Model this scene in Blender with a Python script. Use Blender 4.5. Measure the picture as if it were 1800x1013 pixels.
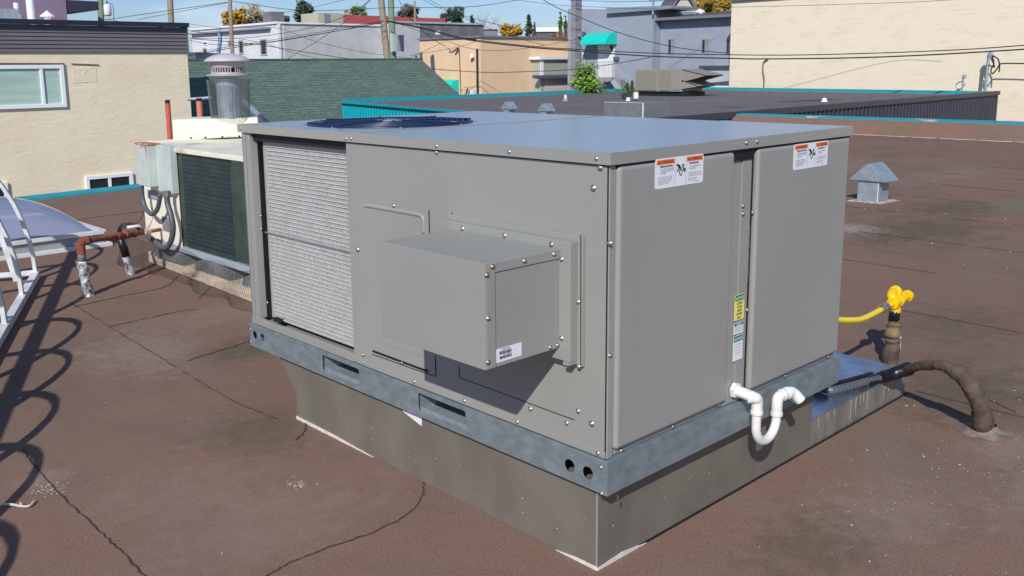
import bpy, bmesh, math, random
from mathutils import Vector, Matrix, noise as mnoise
random.seed(7)
scene = bpy.context.scene
for o in list(bpy.data.objects): bpy.data.objects.remove(o, do_unlink=True)
COL = scene.collection
# ------------------------------------------------------------------ camera
F, AZ, PI_, RO = 1623.52, 0.82207, -0.178874, -0.0117055
CAM = Vector((-1.78367, -1.48663, 1.37370)); SX, SY = -33.495, -96.33
FW = Vector((math.cos(PI_)*math.cos(AZ), math.cos(PI_)*math.sin(AZ), math.sin(PI_)))
_r = FW.cross(Vector((0, 0, 1))).normalized(); _u = _r.cross(FW)
R2 = math.cos(RO)*_r + math.sin(RO)*_u; U2 = -math.sin(RO)*_r + math.cos(RO)*_u
cd = bpy.data.cameras.new('camera'); cam = bpy.data.objects.new('camera', cd); COL.objects.link(cam)
cam.matrix_world = Matrix(((R2.x, U2.x, -FW.x, CAM.x), (R2.y, U2.y, -FW.y, CAM.y), (R2.z, U2.z, -FW.z, CAM.z), (0, 0, 0, 1)))
cd.sensor_width = 36; cd.lens = F/1800*36; cd.shift_x = -SX/1800; cd.shift_y = SY/1800
cd.clip_start = .05; cd.clip_end = 5000
scene.camera = cam
# ------------------------------------------------------------------ world, sun, exposure
SUN = Vector((0.681, 0.456, -0.573)).normalized()
EL = math.asin(-SUN.z); SROT = math.atan2(-SUN.x, -SUN.y)
w = bpy.data.worlds.new('World'); scene.world = w; w.use_nodes = True
nt = w.node_tree; nt.nodes.clear(); N = nt.nodes.new; Lk = nt.links.new
sky = N('ShaderNodeTexSky'); sky.sky_type = 'NISHITA'; sky.sun_disc = False
sky.sun_elevation = EL; sky.sun_rotation = SROT; sky.air_density = 1.0; sky.dust_density = .3; sky.ozone_density = 3.0
bg = N('ShaderNodeBackground'); bg.inputs[1].default_value = .074; out = N('ShaderNodeOutputWorld')
tc = N('ShaderNodeTexCoord'); mp = N('ShaderNodeMapping'); mp.inputs['Scale'].default_value = (1, 1, 5); mp.inputs['Location'].default_value = (.3, .1, 0)
nz = N('ShaderNodeTexNoise'); nz.inputs['Scale'].default_value = 3.2; nz.inputs['Detail'].default_value = 7; nz.inputs['Roughness'].default_value = .62
cr = N('ShaderNodeValToRGB'); cr.color_ramp.elements[0].position = .52; cr.color_ramp.elements[1].position = .8
cr.color_ramp.elements[1].color = (.75, .75, .75, 1)
mx = N('ShaderNodeMixRGB'); mx.inputs[2].default_value = (11.0, 12.2, 13.6, 1)
Lk(tc.outputs['Generated'], mp.inputs[0]); Lk(mp.outputs[0], nz.inputs[0]); Lk(nz.outputs[0], cr.inputs[0]); Lk(cr.outputs[0], mx.inputs[0])
tn = N('ShaderNodeMixRGB'); tn.blend_type = 'MULTIPLY'; tn.inputs[0].default_value = 1; tn.inputs[2].default_value = (.90, 1.04, 1.36, 1)
Lk(sky.outputs[0], tn.inputs[1]); Lk(tn.outputs[0], mx.inputs[1]); Lk(mx.outputs[0], bg.inputs[0]); Lk(bg.outputs[0], out.inputs[0])
sl = bpy.data.lights.new('sun', 'SUN'); sl.energy = 3.85; sl.angle = math.radians(.5); sl.color = (1, .965, .905)
so = bpy.data.objects.new('sun', sl); COL.objects.link(so); so.rotation_euler = SUN.to_track_quat('-Z', 'Y').to_euler(); so.location = (0, 0, 30)
scene.view_settings.view_transform = 'Standard'; scene.view_settings.look = 'None'; scene.view_settings.exposure = 0; scene.view_settings.gamma = 1
scene.render.engine = 'CYCLES'; scene.cycles.max_bounces = 6

# ------------------------------------------------------------------ pixel -> point of the place
def ray(x, y): return FW + (x-900-SX)/F*R2 - (y-506.5-SY)/F*U2
def PL(x, y, ax, v):
    d = ray(x, y); return CAM + d*((v-CAM[ax])/d[ax])
def P(x, y, D): return CAM + ray(x, y)*D
# ------------------------------------------------------------------ materials
def lin(c):
    c /= 255; return c/12.92 if c <= .04045 else ((c+.055)/1.055)**2.4
def rgb(r, g, b, k=1.): return (lin(r)*k, lin(g)*k, lin(b)*k, 1)
MATS = {}
def mat(name, col, rough=.6, metal=0., spec=.5, var=.0, vs=8., bump=.0, bs=60., col2=None, stretch=(1, 1, 1), lo=.4, hi=.62, bd=.004, detail=5, trans=0, alpha=1):
    m = bpy.data.materials.new(name); m.use_nodes = True; t = m.node_tree; p = t.nodes['Principled BSDF']
    p.inputs['Base Color'].default_value = col; p.inputs['Roughness'].default_value = rough; p.inputs['Metallic'].default_value = metal
    p.inputs['Specular IOR Level'].default_value = spec
    if trans: p.inputs['Transmission Weight'].default_value = trans
    if alpha < 1: p.inputs['Alpha'].default_value = alpha
    g = t.nodes.new('ShaderNodeNewGeometry'); mp = t.nodes.new('ShaderNodeMapping'); mp.inputs['Scale'].default_value = stretch
    t.links.new(g.outputs['Position'], mp.inputs[0])
    if var or col2:
        n = t.nodes.new('ShaderNodeTexNoise'); n.inputs['Scale'].default_value = vs; n.inputs['Detail'].default_value = detail; n.inputs['Roughness'].default_value = .62
        r = t.nodes.new('ShaderNodeValToRGB'); r.color_ramp.elements[0].position = lo; r.color_ramp.elements[1].position = hi
        c2 = col2 or tuple(min(1, c*(1+var)) for c in col[:3])+(1,); c1 = col if col2 else tuple(c*(1-var) for c in col[:3])+(1,)
        r.color_ramp.elements[0].color = c1; r.color_ramp.elements[1].color = c2
        t.links.new(mp.outputs[0], n.inputs[0]); t.links.new(n.outputs[0], r.inputs[0]); t.links.new(r.outputs[0], p.inputs['Base Color'])
        if metal or rough < .5:
            mr = t.nodes.new('ShaderNodeMapRange'); mr.inputs[3].default_value = rough*.8; mr.inputs[4].default_value = min(1, rough*1.25)
            t.links.new(n.outputs[0], mr.inputs[0]); t.links.new(mr.outputs[0], p.inputs['Roughness'])
    if bump:
        n2 = t.nodes.new('ShaderNodeTexNoise'); n2.inputs['Scale'].default_value = bs; n2.inputs['Detail'].default_value = 6
        b = t.nodes.new('ShaderNodeBump'); b.inputs['Strength'].default_value = bump; b.inputs['Distance'].default_value = bd
        t.links.new(mp.outputs[0], n2.inputs[0]); t.links.new(n2.outputs[0], b.inputs['Height']); t.links.new(b.outputs[0], p.inputs['Normal'])
    MATS[name] = m; return m
GP = rgb(152, 152, 147)
PAINT = mat('grey_paint', GP, .4, spec=.5, var=.03, vs=1.6, bump=.16, bs=2.6, bd=.02)
LIDP = mat('lid_paint', GP, .3, spec=.95, var=.012, vs=1.5); LIDP.node_tree.nodes['Principled BSDF'].inputs['Coat Weight'].default_value = .6; LIDP.node_tree.nodes['Principled BSDF'].inputs['Coat Roughness'].default_value = .22
DOORP = mat('door_paint', GP, .4, spec=.5, var=.03, vs=1.5, bump=.16, bs=2.6, bd=.02)
GALV = mat('galvanised', rgb(140, 153, 158), .42, metal=.4, var=.13, vs=20, bump=.15, bs=60, bd=.001, stretch=(1, 1, 1.6))
GALVB = mat('galvanised_dull', rgb(150, 160, 166), .5, metal=.25, var=.12, vs=40, bump=.1, bs=40, bd=.001)
CURBM = mat('curb_steel', rgb(121, 115, 105), .5, metal=.12, var=.1, vs=5, bump=.1, bs=30, bd=.001, stretch=(1, 1, .6))
PLATM = mat('platform_steel', rgb(176, 184, 196), .3, metal=.9, var=.22, vs=9, bump=.1, bs=18, bd=.002)
SEAL = mat('sealant', rgb(222, 214, 202), .6, var=.1, vs=30, bump=.4, bs=60)
SCREW = mat('screw_steel', rgb(176, 176, 170), .42, metal=.85)
BRASS = mat('screw_brass', rgb(176, 150, 118), .4, metal=.85)
DARK = mat('dark_gap', (.008, .009, .012, 1), .7)
NAVY = mat('dark_interior', (.012, .014, .02, 1), .6)
GRILL = mat('fan_guard', (.014, .028, .085, 1), .35, spec=.6)  # navy base colour paints in the reflection of the sky
FANB = mat('fan_blade', rgb(70, 75, 85), .4, metal=.6)
PVC = mat('pvc', rgb(232, 232, 226), .32, spec=.6, var=.03, vs=20)
REDINK = mat('red_ink', rgb(215, 120, 110), .5)
WHITEL = mat('label_white', rgb(232, 234, 238), .4)
ORANGE = mat('label_orange', rgb(236, 108, 36), .45)
GREEN = mat('label_green', rgb(10, 118, 84), .45)
YELL = mat('label_yellow', rgb(240, 232, 120), .45)
INK = mat('label_ink', (.015, .015, .02, 1), .5)
INKG = mat('label_ink_grey', rgb(110, 112, 118), .5)
YPIPE = mat('yellow_paint', rgb(252, 200, 0), .38, spec=.5, var=.05, vs=20, bump=.2, bs=60)
YHOSE = mat('yellow_coating', rgb(244, 215, 50), .4)
BLACKR = mat('black_wrap', (.012, .013, .018, 1), .3, var=.3, vs=40, bump=.5, bs=40)
HOSEG = mat('grey_conduit', rgb(88, 92, 98), .45)
MASTIC = mat('brown_mastic', rgb(98, 84, 76), .75, spec=.2, var=.2, vs=14, bump=.9, bs=22, bd=.015)
OLIVE = mat('olive_mastic', rgb(120, 104, 74), .7, var=.25, vs=18, bump=.9, bs=26, bd=.015)
RUST = mat('rusty_iron', rgb(140, 82, 64), .75, spec=.2, var=.25, vs=18, bump=.4, bs=50)
RUSTO = mat('orange_rust', rgb(190, 105, 45), .8, var=.3, vs=25)
ALUF = mat('silver_wrap', rgb(205, 207, 210), .5, metal=.3, col2=rgb(70, 68, 66), vs=34, lo=.46, hi=.6, bump=.9, bs=30, bd=.012)
REDP = mat('red_oxide_paint', rgb(205, 95, 78), .55, var=.12, vs=12)
WFRAME = mat('white_painted_steel', rgb(218, 220, 220), .5, var=.12, vs=9, bump=.15, bs=30)
CREAM = mat('cream_enamel', rgb(244, 238, 216), .42, var=.03, vs=5, bump=.05, bs=20)
CREAMT = mat('cream_enamel_dirty', rgb(238, 233, 214), .5, col2=rgb(150, 145, 135), vs=5, lo=.5, hi=.8)
BOXG = mat('switch_box_grey', rgb(192, 202, 196), .5, var=.07, vs=12)
BOXR = mat('switch_box_rusty', rgb(192, 202, 196), .6, col2=rgb(190, 110, 60), vs=9, lo=.48, hi=.56)
COILG = mat('old_coil_green', rgb(58, 72, 64), .55, var=.25, vs=5, bump=.3, bs=200, bd=.001)
TEAL = mat('teal_flashing', rgb(40, 160, 172), .45, var=.08, vs=6, bump=.1, bs=20)
TEALW = mat('teal_flashing_worn', rgb(40, 150, 165), .5, col2=rgb(190, 205, 205), vs=2.2, lo=.6, hi=.7, stretch=(1, 1, 1))
CONC = mat('grey_foam_board', rgb(128, 132, 132), .8, var=.2, vs=10, bump=.3)
TIMB = mat('weathered_timber', rgb(232, 212, 188), .8, var=.14, vs=9, stretch=(4, 1, 4), bump=.4, bs=30)
NETM = mat('black_netting', (.03, .03, .03, 1), .7)
WOOD = mat('pole_wood', rgb(150, 138, 120), .85, var=.25, vs=6, stretch=(6, 6, .6), bump=.3, bs=12)
WOODG = mat('pole_green', rgb(120, 140, 116), .85, var=.2, vs=6, stretch=(6, 6, .6))
WIRE = mat('wire_black', (.02, .02, .022, 1), .6)
WHITE = mat('white_paint', rgb(235, 236, 236), .5, var=.03, vs=2)
VINYL = mat('white_vinyl', rgb(240, 242, 246), .35)
ZINC = mat('zinc_sheet', rgb(158, 172, 182), .4, metal=.35, var=.12, vs=10)
GREYM = mat('grey_enamel', rgb(150, 158, 160), .5, var=.06, vs=6)

def glass(name, col, rough=.05):
    m = mat(name, col, rough, spec=.9); return m
# stucco, membrane etc. with richer graphs
def node_mat(name):
    m = bpy.data.materials.new(name); m.use_nodes = True; t = m.node_tree; return m, t, t.nodes['Principled BSDF']
def noise(t, src, scale, detail=5, rough=.6, dist=0):
    n = t.nodes.new('ShaderNodeTexNoise'); n.inputs['Scale'].default_value = scale; n.inputs['Detail'].default_value = detail; n.inputs['Roughness'].default_value = rough; n.inputs['Distortion'].default_value = dist
    t.links.new(src, n.inputs[0]); return n.outputs[0]
def ramp(t, src, a, b, ca=(0, 0, 0, 1), cb=(1, 1, 1, 1)):
    r = t.nodes.new('ShaderNodeValToRGB'); r.color_ramp.elements[0].position = a; r.color_ramp.elements[1].position = b
    r.color_ramp.elements[0].color = ca; r.color_ramp.elements[1].color = cb; t.links.new(src, r.inputs[0]); return r.outputs[0]
def mixc(t, fac, a, b, mode='MIX'):
    m = t.nodes.new('ShaderNodeMixRGB'); m.blend_type = mode
    for i, v in ((0, fac), (1, a), (2, b)):
        if isinstance(v, (int, float, tuple)): m.inputs[i].default_value = v
        else: t.links.new(v, m.inputs[i])
    return m.outputs[0]
def mth(t, op, a, b=None):
    m = t.nodes.new('ShaderNodeMath'); m.operation = op
    for i, v in ((0, a), (1, b)):
        if v is None: continue
        if isinstance(v, (int, float)): m.inputs[i].default_value = v
        else: t.links.new(v, m.inputs[i])
    return m.outputs[0]
def bumpn(t, p, h, s, d):
    b = t.nodes.new('ShaderNodeBump'); b.inputs['Strength'].default_value = s; b.inputs['Distance'].default_value = d
    t.links.new(h, b.inputs['Height']); t.links.new(b.outputs[0], p.inputs['Normal'])
def posn(t, sc=(1, 1, 1)):
    g = t.nodes.new('ShaderNodeNewGeometry'); mp = t.nodes.new('ShaderNodeMapping'); mp.inputs['Scale'].default_value = sc
    t.links.new(g.outputs['Position'], mp.inputs[0]); return mp.outputs[0]

def membrane(name, base, dusty, dark, blobs=()):
    m, t, p = node_mat(name); pos = posn(t)
    c = mixc(t, ramp(t, noise(t, pos, 1.1, 7, .68, .5), .4, .62), base, dusty)
    c = mixc(t, mth(t, 'MULTIPLY', ramp(t, noise(t, posn(t, (1, 1, 1)), 2.3, 8, .75, .3), .52, .7), .38), c, rgb(142, 126, 112))
    c = mixc(t, mth(t, 'MULTIPLY', ramp(t, noise(t, pos, .7, 6, .7, 1.0), .5, .7), .4), c, rgb(98, 88, 76))
    c = mixc(t, mth(t, 'MULTIPLY', ramp(t, noise(t, pos, .45, 5, .65, .8), .5, .72), .65), c, dark)
    st = posn(t, (.35, 1.6, 1))
    c = mixc(t, mth(t, 'MULTIPLY', ramp(t, noise(t, st, 2.6, 8, .7, .3), .55, .78), .3), c, rgb(135, 122, 110))
    gr = noise(t, pos, 160, 3, .8)
    c = mixc(t, .75, c, mixc(t, ramp(t, gr, .3, .72), (.45, .45, .45, 1), (1.5, 1.5, 1.5, 1)), 'MULTIPLY')
    sp = ramp(t, noise(t, pos, 75, 2, .5), .735, .755)
    c = mixc(t, mth(t, 'MULTIPLY', sp, .6), c, rgb(170, 160, 150))
    for (x, y, rx, ry, colr, s) in blobs:      # dried puddle and silt marks at their own places
        mp = t.nodes.new('ShaderNodeMapping'); mp.inputs['Location'].default_value = (-x/rx, -y/ry, 0); mp.inputs['Scale'].default_value = (1/rx, 1/ry, 0)
        g = t.nodes.new('ShaderNodeNewGeometry'); t.links.new(g.outputs['Position'], mp.inputs[0])
        ln = t.nodes.new('ShaderNodeVectorMath'); ln.operation = 'LENGTH'; t.links.new(mp.outputs[0], ln.inputs[0])
        d = mth(t, 'ADD', ln.outputs['Value'], mth(t, 'MULTIPLY', mth(t, 'SUBTRACT', noise(t, pos, 4.5/max(.3, rx), 7, .75), .5), 3.2))
        c = mixc(t, mth(t, 'MULTIPLY', mth(t, 'MULTIPLY', ramp(t, d, .3, 1.05, (1, 1, 1, 1), (0, 0, 0, 1)), ramp(t, noise(t, pos, 22, 6, .8), .35, .6, (.45, .45, .45, 1))), min(1., s*1.45)), c, colr)
    t.links.new(c, p.inputs['Base Color']); p.inputs['Roughness'].default_value = .95; p.inputs['Specular IOR Level'].default_value = .1
    h = mth(t, 'ADD', mth(t, 'MULTIPLY', gr, .12), noise(t, pos, 6, 5))
    bumpn(t, p, h, .35, .02)
    return m
lt = rgb(150, 134, 122); dk = rgb(70, 60, 54); ol = rgb(98, 90, 74)
MEMB = membrane('roof_membrane', rgb(138, 110, 97), rgb(129, 109, 96), rgb(133, 102, 89), [
    (-.05, 2.9, .35, .5, lt, .5), (.35, 2.6, .35, .25, ol, .7), (-.15, 1.6, .3, .3, ol, .5), (.5, 3.3, .5, .3, lt, .35), (-.5, .9, .5, .3, lt, .25), (1.5, -.75, .5, .3, lt, .4), (.6, -.3, .35, .2, ol, .5), (3.2, .3, .6, .4, ol, .5), (2.9, -.3, .25, .2, lt, .45), (10, 3, 1.5, .5, lt, .25), (12, 1, 2, .6, ol, .4), (5.9, 1.6, 1.1, .6, ol, .8), (5.0, 2.2, .8, .35, lt, .35),
    (2.2, -.1, .55, .3, ol, .7), (8.0, 1.5, 1.0, .4, rgb(125, 115, 100), .6), (4.1, .0, .35, .22, dk, .7), (.9, -.35, .3, .25, lt, .3), (-.6, 1.3, .35, .3, lt, .2),
    (6.5, .62, .32, .14, rgb(196, 184, 172), .6), (6.0, .35, .1, .3, rgb(190, 178, 166), .5), (5.6, 2.1, .3, .4, rgb(170, 160, 146), .5), (9.5, 4.5, 1.5, .8, lt, .4), (7.2, 1.9, .7, .5, ol, .8), (-1.2, 3.4, .4, .3, dk, .4), (1.7, -.45, .2, .16, lt, .5), (-.9, 1.75, .12, .1, lt, .5)])
MEMU = membrane('membrane_upturn', rgb(118, 94, 84), rgb(106, 88, 80), rgb(98, 80, 74))
GMEM = membrane('grey_membrane', rgb(122, 117, 120), rgb(114, 110, 112), rgb(104, 101, 105), [(30, 15.5, 2.6, .7, dk, .9), (24, 15, .7, .6, dk, .6), (28, 19, 3, 1.2, rgb(132, 124, 118), .4)])

def stucco(name, c1, c2, bs=2.2, s=.6):
    m, t, p = node_mat(name); pos = posn(t)
    n = noise(t, pos, 1.3, 6, .6); c = mixc(t, ramp(t, n, .35, .65), c1, c2); t.links.new(c, p.inputs['Base Color'])
    p.inputs['Roughness'].default_value = .85; p.inputs['Specular IOR Level'].default_value = .2
    bumpn(t, p, mth(t, 'ADD', noise(t, posn(t, (1, 1, 2.2)), bs, 7, .6, 1.5), mth(t, 'MULTIPLY', noise(t, pos, 26, 4), .25)), s, .05); return m
STUC = stucco('beige_stucco', rgb(242, 229, 200), rgb(236, 220, 190), 2.6, .22)
PURP = stucco('mauve_stucco', rgb(140, 122, 146), rgb(132, 114, 138), 1, .2)
PEACH = stucco('peach_stucco', rgb(238, 204, 168), rgb(231, 197, 160), 1, .15)
GREYB = stucco('slate_grey_paint', rgb(158, 165, 178), rgb(150, 157, 170), 1, .15)
WHB = stucco('white_render', rgb(228, 229, 232), rgb(216, 217, 220), 1, .2)
WHC = stucco('pale_grey_render', rgb(206, 207, 208), rgb(194, 193, 192), .6, .3)
CONCW = stucco('bare_concrete', rgb(132, 132, 134), rgb(112, 112, 116), .5, .3)
FARW = stucco('far_render', rgb(190, 192, 200), rgb(180, 184, 190), 1, .1)

def block_mat(name, c1, c2, mort, bw, bh, ax='y'):
    m, t, p = node_mat(name); g = t.nodes.new('ShaderNodeNewGeometry'); s = t.nodes.new('ShaderNodeSeparateXYZ'); cb = t.nodes.new('ShaderNodeCombineXYZ')
    t.links.new(g.outputs['Position'], s.inputs[0]); t.links.new(s.outputs['Y' if ax == 'y' else 'X'], cb.inputs[0]); t.links.new(s.outputs['Z'], cb.inputs[1])
    b = t.nodes.new('ShaderNodeTexBrick'); t.links.new(cb.outputs[0], b.inputs[0])
    b.inputs['Color1'].default_value = c1; b.inputs['Color2'].default_value = c2; b.inputs['Mortar'].default_value = mort
    b.inputs['Scale'].default_value = 1; b.inputs['Brick Width'].default_value = bw; b.inputs['Row Height'].default_value = bh; b.inputs['Mortar Size'].default_value = .008; b.inputs['Mortar Smooth'].default_value = .6
    n = noise(t, posn(t, (1, 1, 3)), .8, 7, .7)
    bl = ramp(t, n, .5, .6)
    c = mixc(t, bl, c1, b.outputs['Color']); n2 = noise(t, posn(t, (1, 1, 6)), 1.1, 6, .7)
    c = mixc(t, mth(t, 'MULTIPLY', ramp(t, n2, .56, .72), .25), c, rgb(178, 166, 146)); t.links.new(c, p.inputs['Base Color'])
    p.inputs['Roughness'].default_value = .8; bumpn(t, p, b.outputs['Fac'], -.25, .01); return m
CBLOCK = block_mat('cream_block', rgb(236, 222, 198), rgb(230, 215, 190), rgb(200, 186, 164), .4, .2)
BRICKS = block_mat('chimney_block', rgb(140, 140, 146), rgb(118, 120, 128), rgb(100, 100, 108), .3, .16)

def shingle_mat(name):
    m, t, p = node_mat(name); pos = posn(t)
    g = t.nodes.new('ShaderNodeNewGeometry'); s = t.nodes.new('ShaderNodeSeparateXYZ'); cb = t.nodes.new('ShaderNodeCombineXYZ')
    t.links.new(g.outputs['Position'], s.inputs[0])
    t.links.new(s.outputs['X'], cb.inputs[0]); t.links.new(mth(t, 'MULTIPLY', s.outputs['Z'], 2.0), cb.inputs[1])
    b = t.nodes.new('ShaderNodeTexBrick'); t.links.new(cb.outputs[0], b.inputs[0])
    b.inputs['Color1'].default_value = rgb(106, 126, 114); b.inputs['Color2'].default_value = rgb(92, 112, 102); b.inputs['Mortar'].default_value = rgb(70, 86, 80)
    b.inputs['Scale'].default_value = 1; b.inputs['Brick Width'].default_value = .55; b.inputs['Row Height'].default_value = .18; b.inputs['Mortar Size'].default_value = .02
    b.inputs['Bias'].default_value = .1; b.offset = .37
    c = mixc(t, .5, b.outputs['Color'], mixc(t, ramp(t, noise(t, pos, 2.5, 6, .8), .3, .7), (.7, .7, .7, 1), (1.4, 1.4, 1.4, 1)), 'MULTIPLY')
    t.links.new(c, p.inputs['Base Color']); p.inputs['Roughness'].default_value = .9; return m
SHING = shingle_mat('green_shingle')

def coil_mat():
    m, t, p = node_mat('coil_aluminium')
    vs = posn(t, (1, 14, 5)); pos = posn(t)
    n = noise(t, vs, 14, 3, .8); n2 = noise(t, pos, 7, 6, .7); n3 = noise(t, posn(t, (1, 1, 4)), 3, 5, .7)
    c = mixc(t, ramp(t, n, .36, .64), rgb(146, 144, 141), rgb(202, 199, 195)); c = mixc(t, mth(t, 'MULTIPLY', ramp(t, n2, .4, .7), .45), c, rgb(186, 187, 186))
    c = mixc(t, mth(t, 'MULTIPLY', ramp(t, n3, .5, .75), .3), c, rgb(130, 132, 138))
    t.links.new(c, p.inputs['Base Color']); p.inputs['Metallic'].default_value = .15; p.inputs['Roughness'].default_value = .55
    return m
COILM = coil_mat()
COILT = mat('coil_tube', rgb(232, 230, 226), .5, metal=.1, var=.06, vs=12)

# ------------------------------------------------------------------ mesh helpers
class MB:
    def __init__(s): s.v = []; s.f = []
    def add(s, vs, fs):
        b = len(s.v); s.v += [Vector(v) for v in vs]; s.f += [tuple(b+i for i in f) for f in fs]; return s
    def box(s, x0, x1, y0, y1, z0, z1):
        return s.add([(x0, y0, z0), (x1, y0, z0), (x1, y1, z0), (x0, y1, z0), (x0, y0, z1), (x1, y0, z1), (x1, y1, z1), (x0, y1, z1)],
                     [(0, 3, 2, 1), (4, 5, 6, 7), (0, 1, 5, 4), (1, 2, 6, 5), (2, 3, 7, 6), (3, 0, 4, 7)])
    def prism(s, poly, vec):
        n = len(poly); vec = Vector(vec); a = [Vector(q) for q in poly]
        return s.add(a+[q+vec for q in a], [tuple(range(n))[::-1], tuple(range(n, 2*n))]+[(i, (i+1) % n, n+(i+1) % n, n+i) for i in range(n)])
    def bar(s, a, b, wd, ht, up=(0, 0, 1)):
        a = Vector(a); b = Vector(b); d = (b-a).normalized(); up = Vector(up); sd = d.cross(up)
        if sd.length < 1e-4: sd = d.cross(Vector((1, 0, 0)))
        sd.normalize(); u = sd.cross(d); A = sd*wd/2; B = u*ht/2
        return s.prism([a-A-B, a+A-B, a+A+B, a-A+B], b-a)
    def tube(s, pts, r, n=10, caps=True):
        pts = [Vector(p) for p in pts]; m = len(pts); rs = r if isinstance(r, (list, tuple)) else [r]*m
        T = []
        for i in range(m):
            d = (pts[min(i+1, m-1)]-pts[max(i-1, 0)]); T.append(d.normalized() if d.length > 1e-9 else Vector((0, 0, 1)))
        nrm = T[0].orthogonal().normalized(); b = len(s.v)
        for i in range(m):
            nrm = (nrm - T[i]*nrm.dot(T[i])).normalized(); bn = T[i].cross(nrm)
            for k in range(n):
                a = 2*math.pi*k/n; s.v.append(pts[i]+(nrm*math.cos(a)+bn*math.sin(a))*rs[i])
        for i in range(m-1):
            for k in range(n): s.f.append((b+i*n+k, b+i*n+(k+1) % n, b+(i+1)*n+(k+1) % n, b+(i+1)*n+k))
        if caps: s.f.append(tuple(b+k for k in range(n))[::-1]); s.f.append(tuple(b+(m-1)*n+k for k in range(n)))
        return s
    def lathe(s, c, prof, n=24):      # prof: (r, z) list
        c = Vector(c); b = len(s.v)
        for r, z in prof:
            for k in range(n): a = 2*math.pi*k/n; s.v.append(c+Vector((r*math.cos(a), r*math.sin(a), z)))
        for i in range(len(prof)-1):
            for k in range(n): s.f.append((b+i*n+k, b+i*n+(k+1) % n, b+(i+1)*n+(k+1) % n, b+(i+1)*n+k))
        return s
    def jitter(s, amt, sc, seed=0):
        for i, v in enumerate(s.v): s.v[i] = v+mnoise.noise_vector(v*sc+Vector((seed, 0, 0)))*amt
        return s
    def grid(s, fn, nu, nv):
        b = len(s.v)
        for j in range(nv+1):
            for i in range(nu+1): s.v.append(Vector(fn(i/nu, j/nv)))
        for j in range(nv):
            for i in range(nu): q = b+j*(nu+1)+i; s.f.append((q, q+1, q+nu+2, q+nu+1))
        return s
    def build(s, name, m, parent=None, org=None, bevel=0, smooth=False, seg=2, recalc=True, solid=0):
        if org is None: org = parent['_o'] if parent is not None and '_o' in parent else (0, 0, 0)
        O = Vector(org); me = bpy.data.meshes.new(name); me.from_pydata([v-O for v in s.v], [], s.f)
        if recalc:
            bm = bmesh.new(); bm.from_mesh(me); bmesh.ops.recalc_face_normals(bm, faces=bm.faces); bm.to_mesh(me); bm.free()
        me.materials.append(m); o = bpy.data.objects.new(name, me); COL.objects.link(o)
        if smooth:
            for p in me.polygons: p.use_smooth = True
        if parent is not None:
            o.parent = parent; ro = Vector(ORG[parent.name]); o.location = O-ro if org is not None else (0, 0, 0)
        else: o.location = O
        ORG[o.name] = tuple(O)
        if solid: md = o.modifiers.new('solid', 'SOLIDIFY'); md.thickness = solid; md.offset = 0
        if bevel: md = o.modifiers.new('bevel', 'BEVEL'); md.width = bevel; md.segments = seg; md.limit_method = 'ANGLE'; md.angle_limit = .6
        return o
ORG = {}
def part(mb, name, m, par, **k):
    k.setdefault('org', ORG[par.name]); return mb.build(name, m, par, **k)
def tag(o, label=None, cat=None, group=None, kind=None):
    if label: o['label'] = label
    if cat: o['category'] = cat
    if group: o['group'] = group
    if kind: o['kind'] = kind
    return o
def empty(name, loc, label, cat, group=None):
    o = bpy.data.objects.new(name, None); COL.objects.link(o); o.location = loc; o.empty_display_size = .1; ORG[o.name] = tuple(loc)
    return tag(o, label, cat, group)
def struct(mb, name, m, **k): return tag(mb.build(name, m, **k), kind='structure')
def smooth_path(pts, n=8):
    pts = [Vector(p) for p in pts]; P_ = [pts[0]]+pts+[pts[-1]]; o = []
    for i in range(1, len(P_)-2):
        a, b, c, d = P_[i-1:i+3]
        for k in range(n):
            t = k/n; o.append(.5*((2*b)+(c-a)*t+(2*a-5*b+4*c-d)*t*t+(3*b-a-3*c+d)*t**3))
    o.append(pts[-1]); return o
def plate(outer, holes, thick, nrm):       # flat plate with real openings: loops of Vectors in one plane
    bm = bmesh.new(); es = []
    for lp in [outer]+holes:
        vs = [bm.verts.new(p) for p in lp]
        for i in range(len(vs)): es.append(bm.edges.new((vs[i], vs[(i+1) % len(vs)])))
    bmesh.ops.triangle_fill(bm, use_beauty=True, use_dissolve=False, edges=es)
    r = bmesh.ops.extrude_face_region(bm, geom=bm.faces[:]); n = Vector(nrm)*thick
    bmesh.ops.translate(bm, verts=[e for e in r['geom'] if isinstance(e, bmesh.types.BMVert)], vec=n)
    bm.verts.index_update(); mb = MB(); mb.v = [v.co.copy() for v in bm.verts]; mb.f = [tuple(v.index for v in f.verts) for f in bm.faces]; bm.free(); return mb
def text_mb(body, size, org, U, V, width=None, align='LEFT', bold=0, nrm=None, lift=.0006):
    cu = bpy.data.curves.new('t', 'FONT'); cu.body = body; cu.size = size; cu.align_x = align; cu.offset = bold; cu.resolution_u = 2; cu.space_line = 1.15
    ob = bpy.data.objects.new('t', cu); COL.objects.link(ob); dg = bpy.context.evaluated_depsgraph_get(); me = bpy.data.meshes.new_from_object(ob.evaluated_get(dg))
    sx = 1
    if width and len(me.vertices):
        xs = [v.co.x for v in me.vertices]; sx = width/(max(xs)-min(xs))
    U = Vector(U); V = Vector(V); Nn = U.cross(V).normalized(); mb = MB()
    mb.add([Vector(org)+U*(v.co.x*sx)+V*v.co.y+Nn*lift for v in me.vertices], [tuple(p.vertices) for p in me.polygons])
    bpy.data.objects.remove(ob); bpy.data.meshes.remove(me); bpy.data.curves.remove(cu); return mb
def merge(*ms):
    r = MB()
    for m in ms: r.add(m.v, m.f)
    return r
_dome = {}
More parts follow.
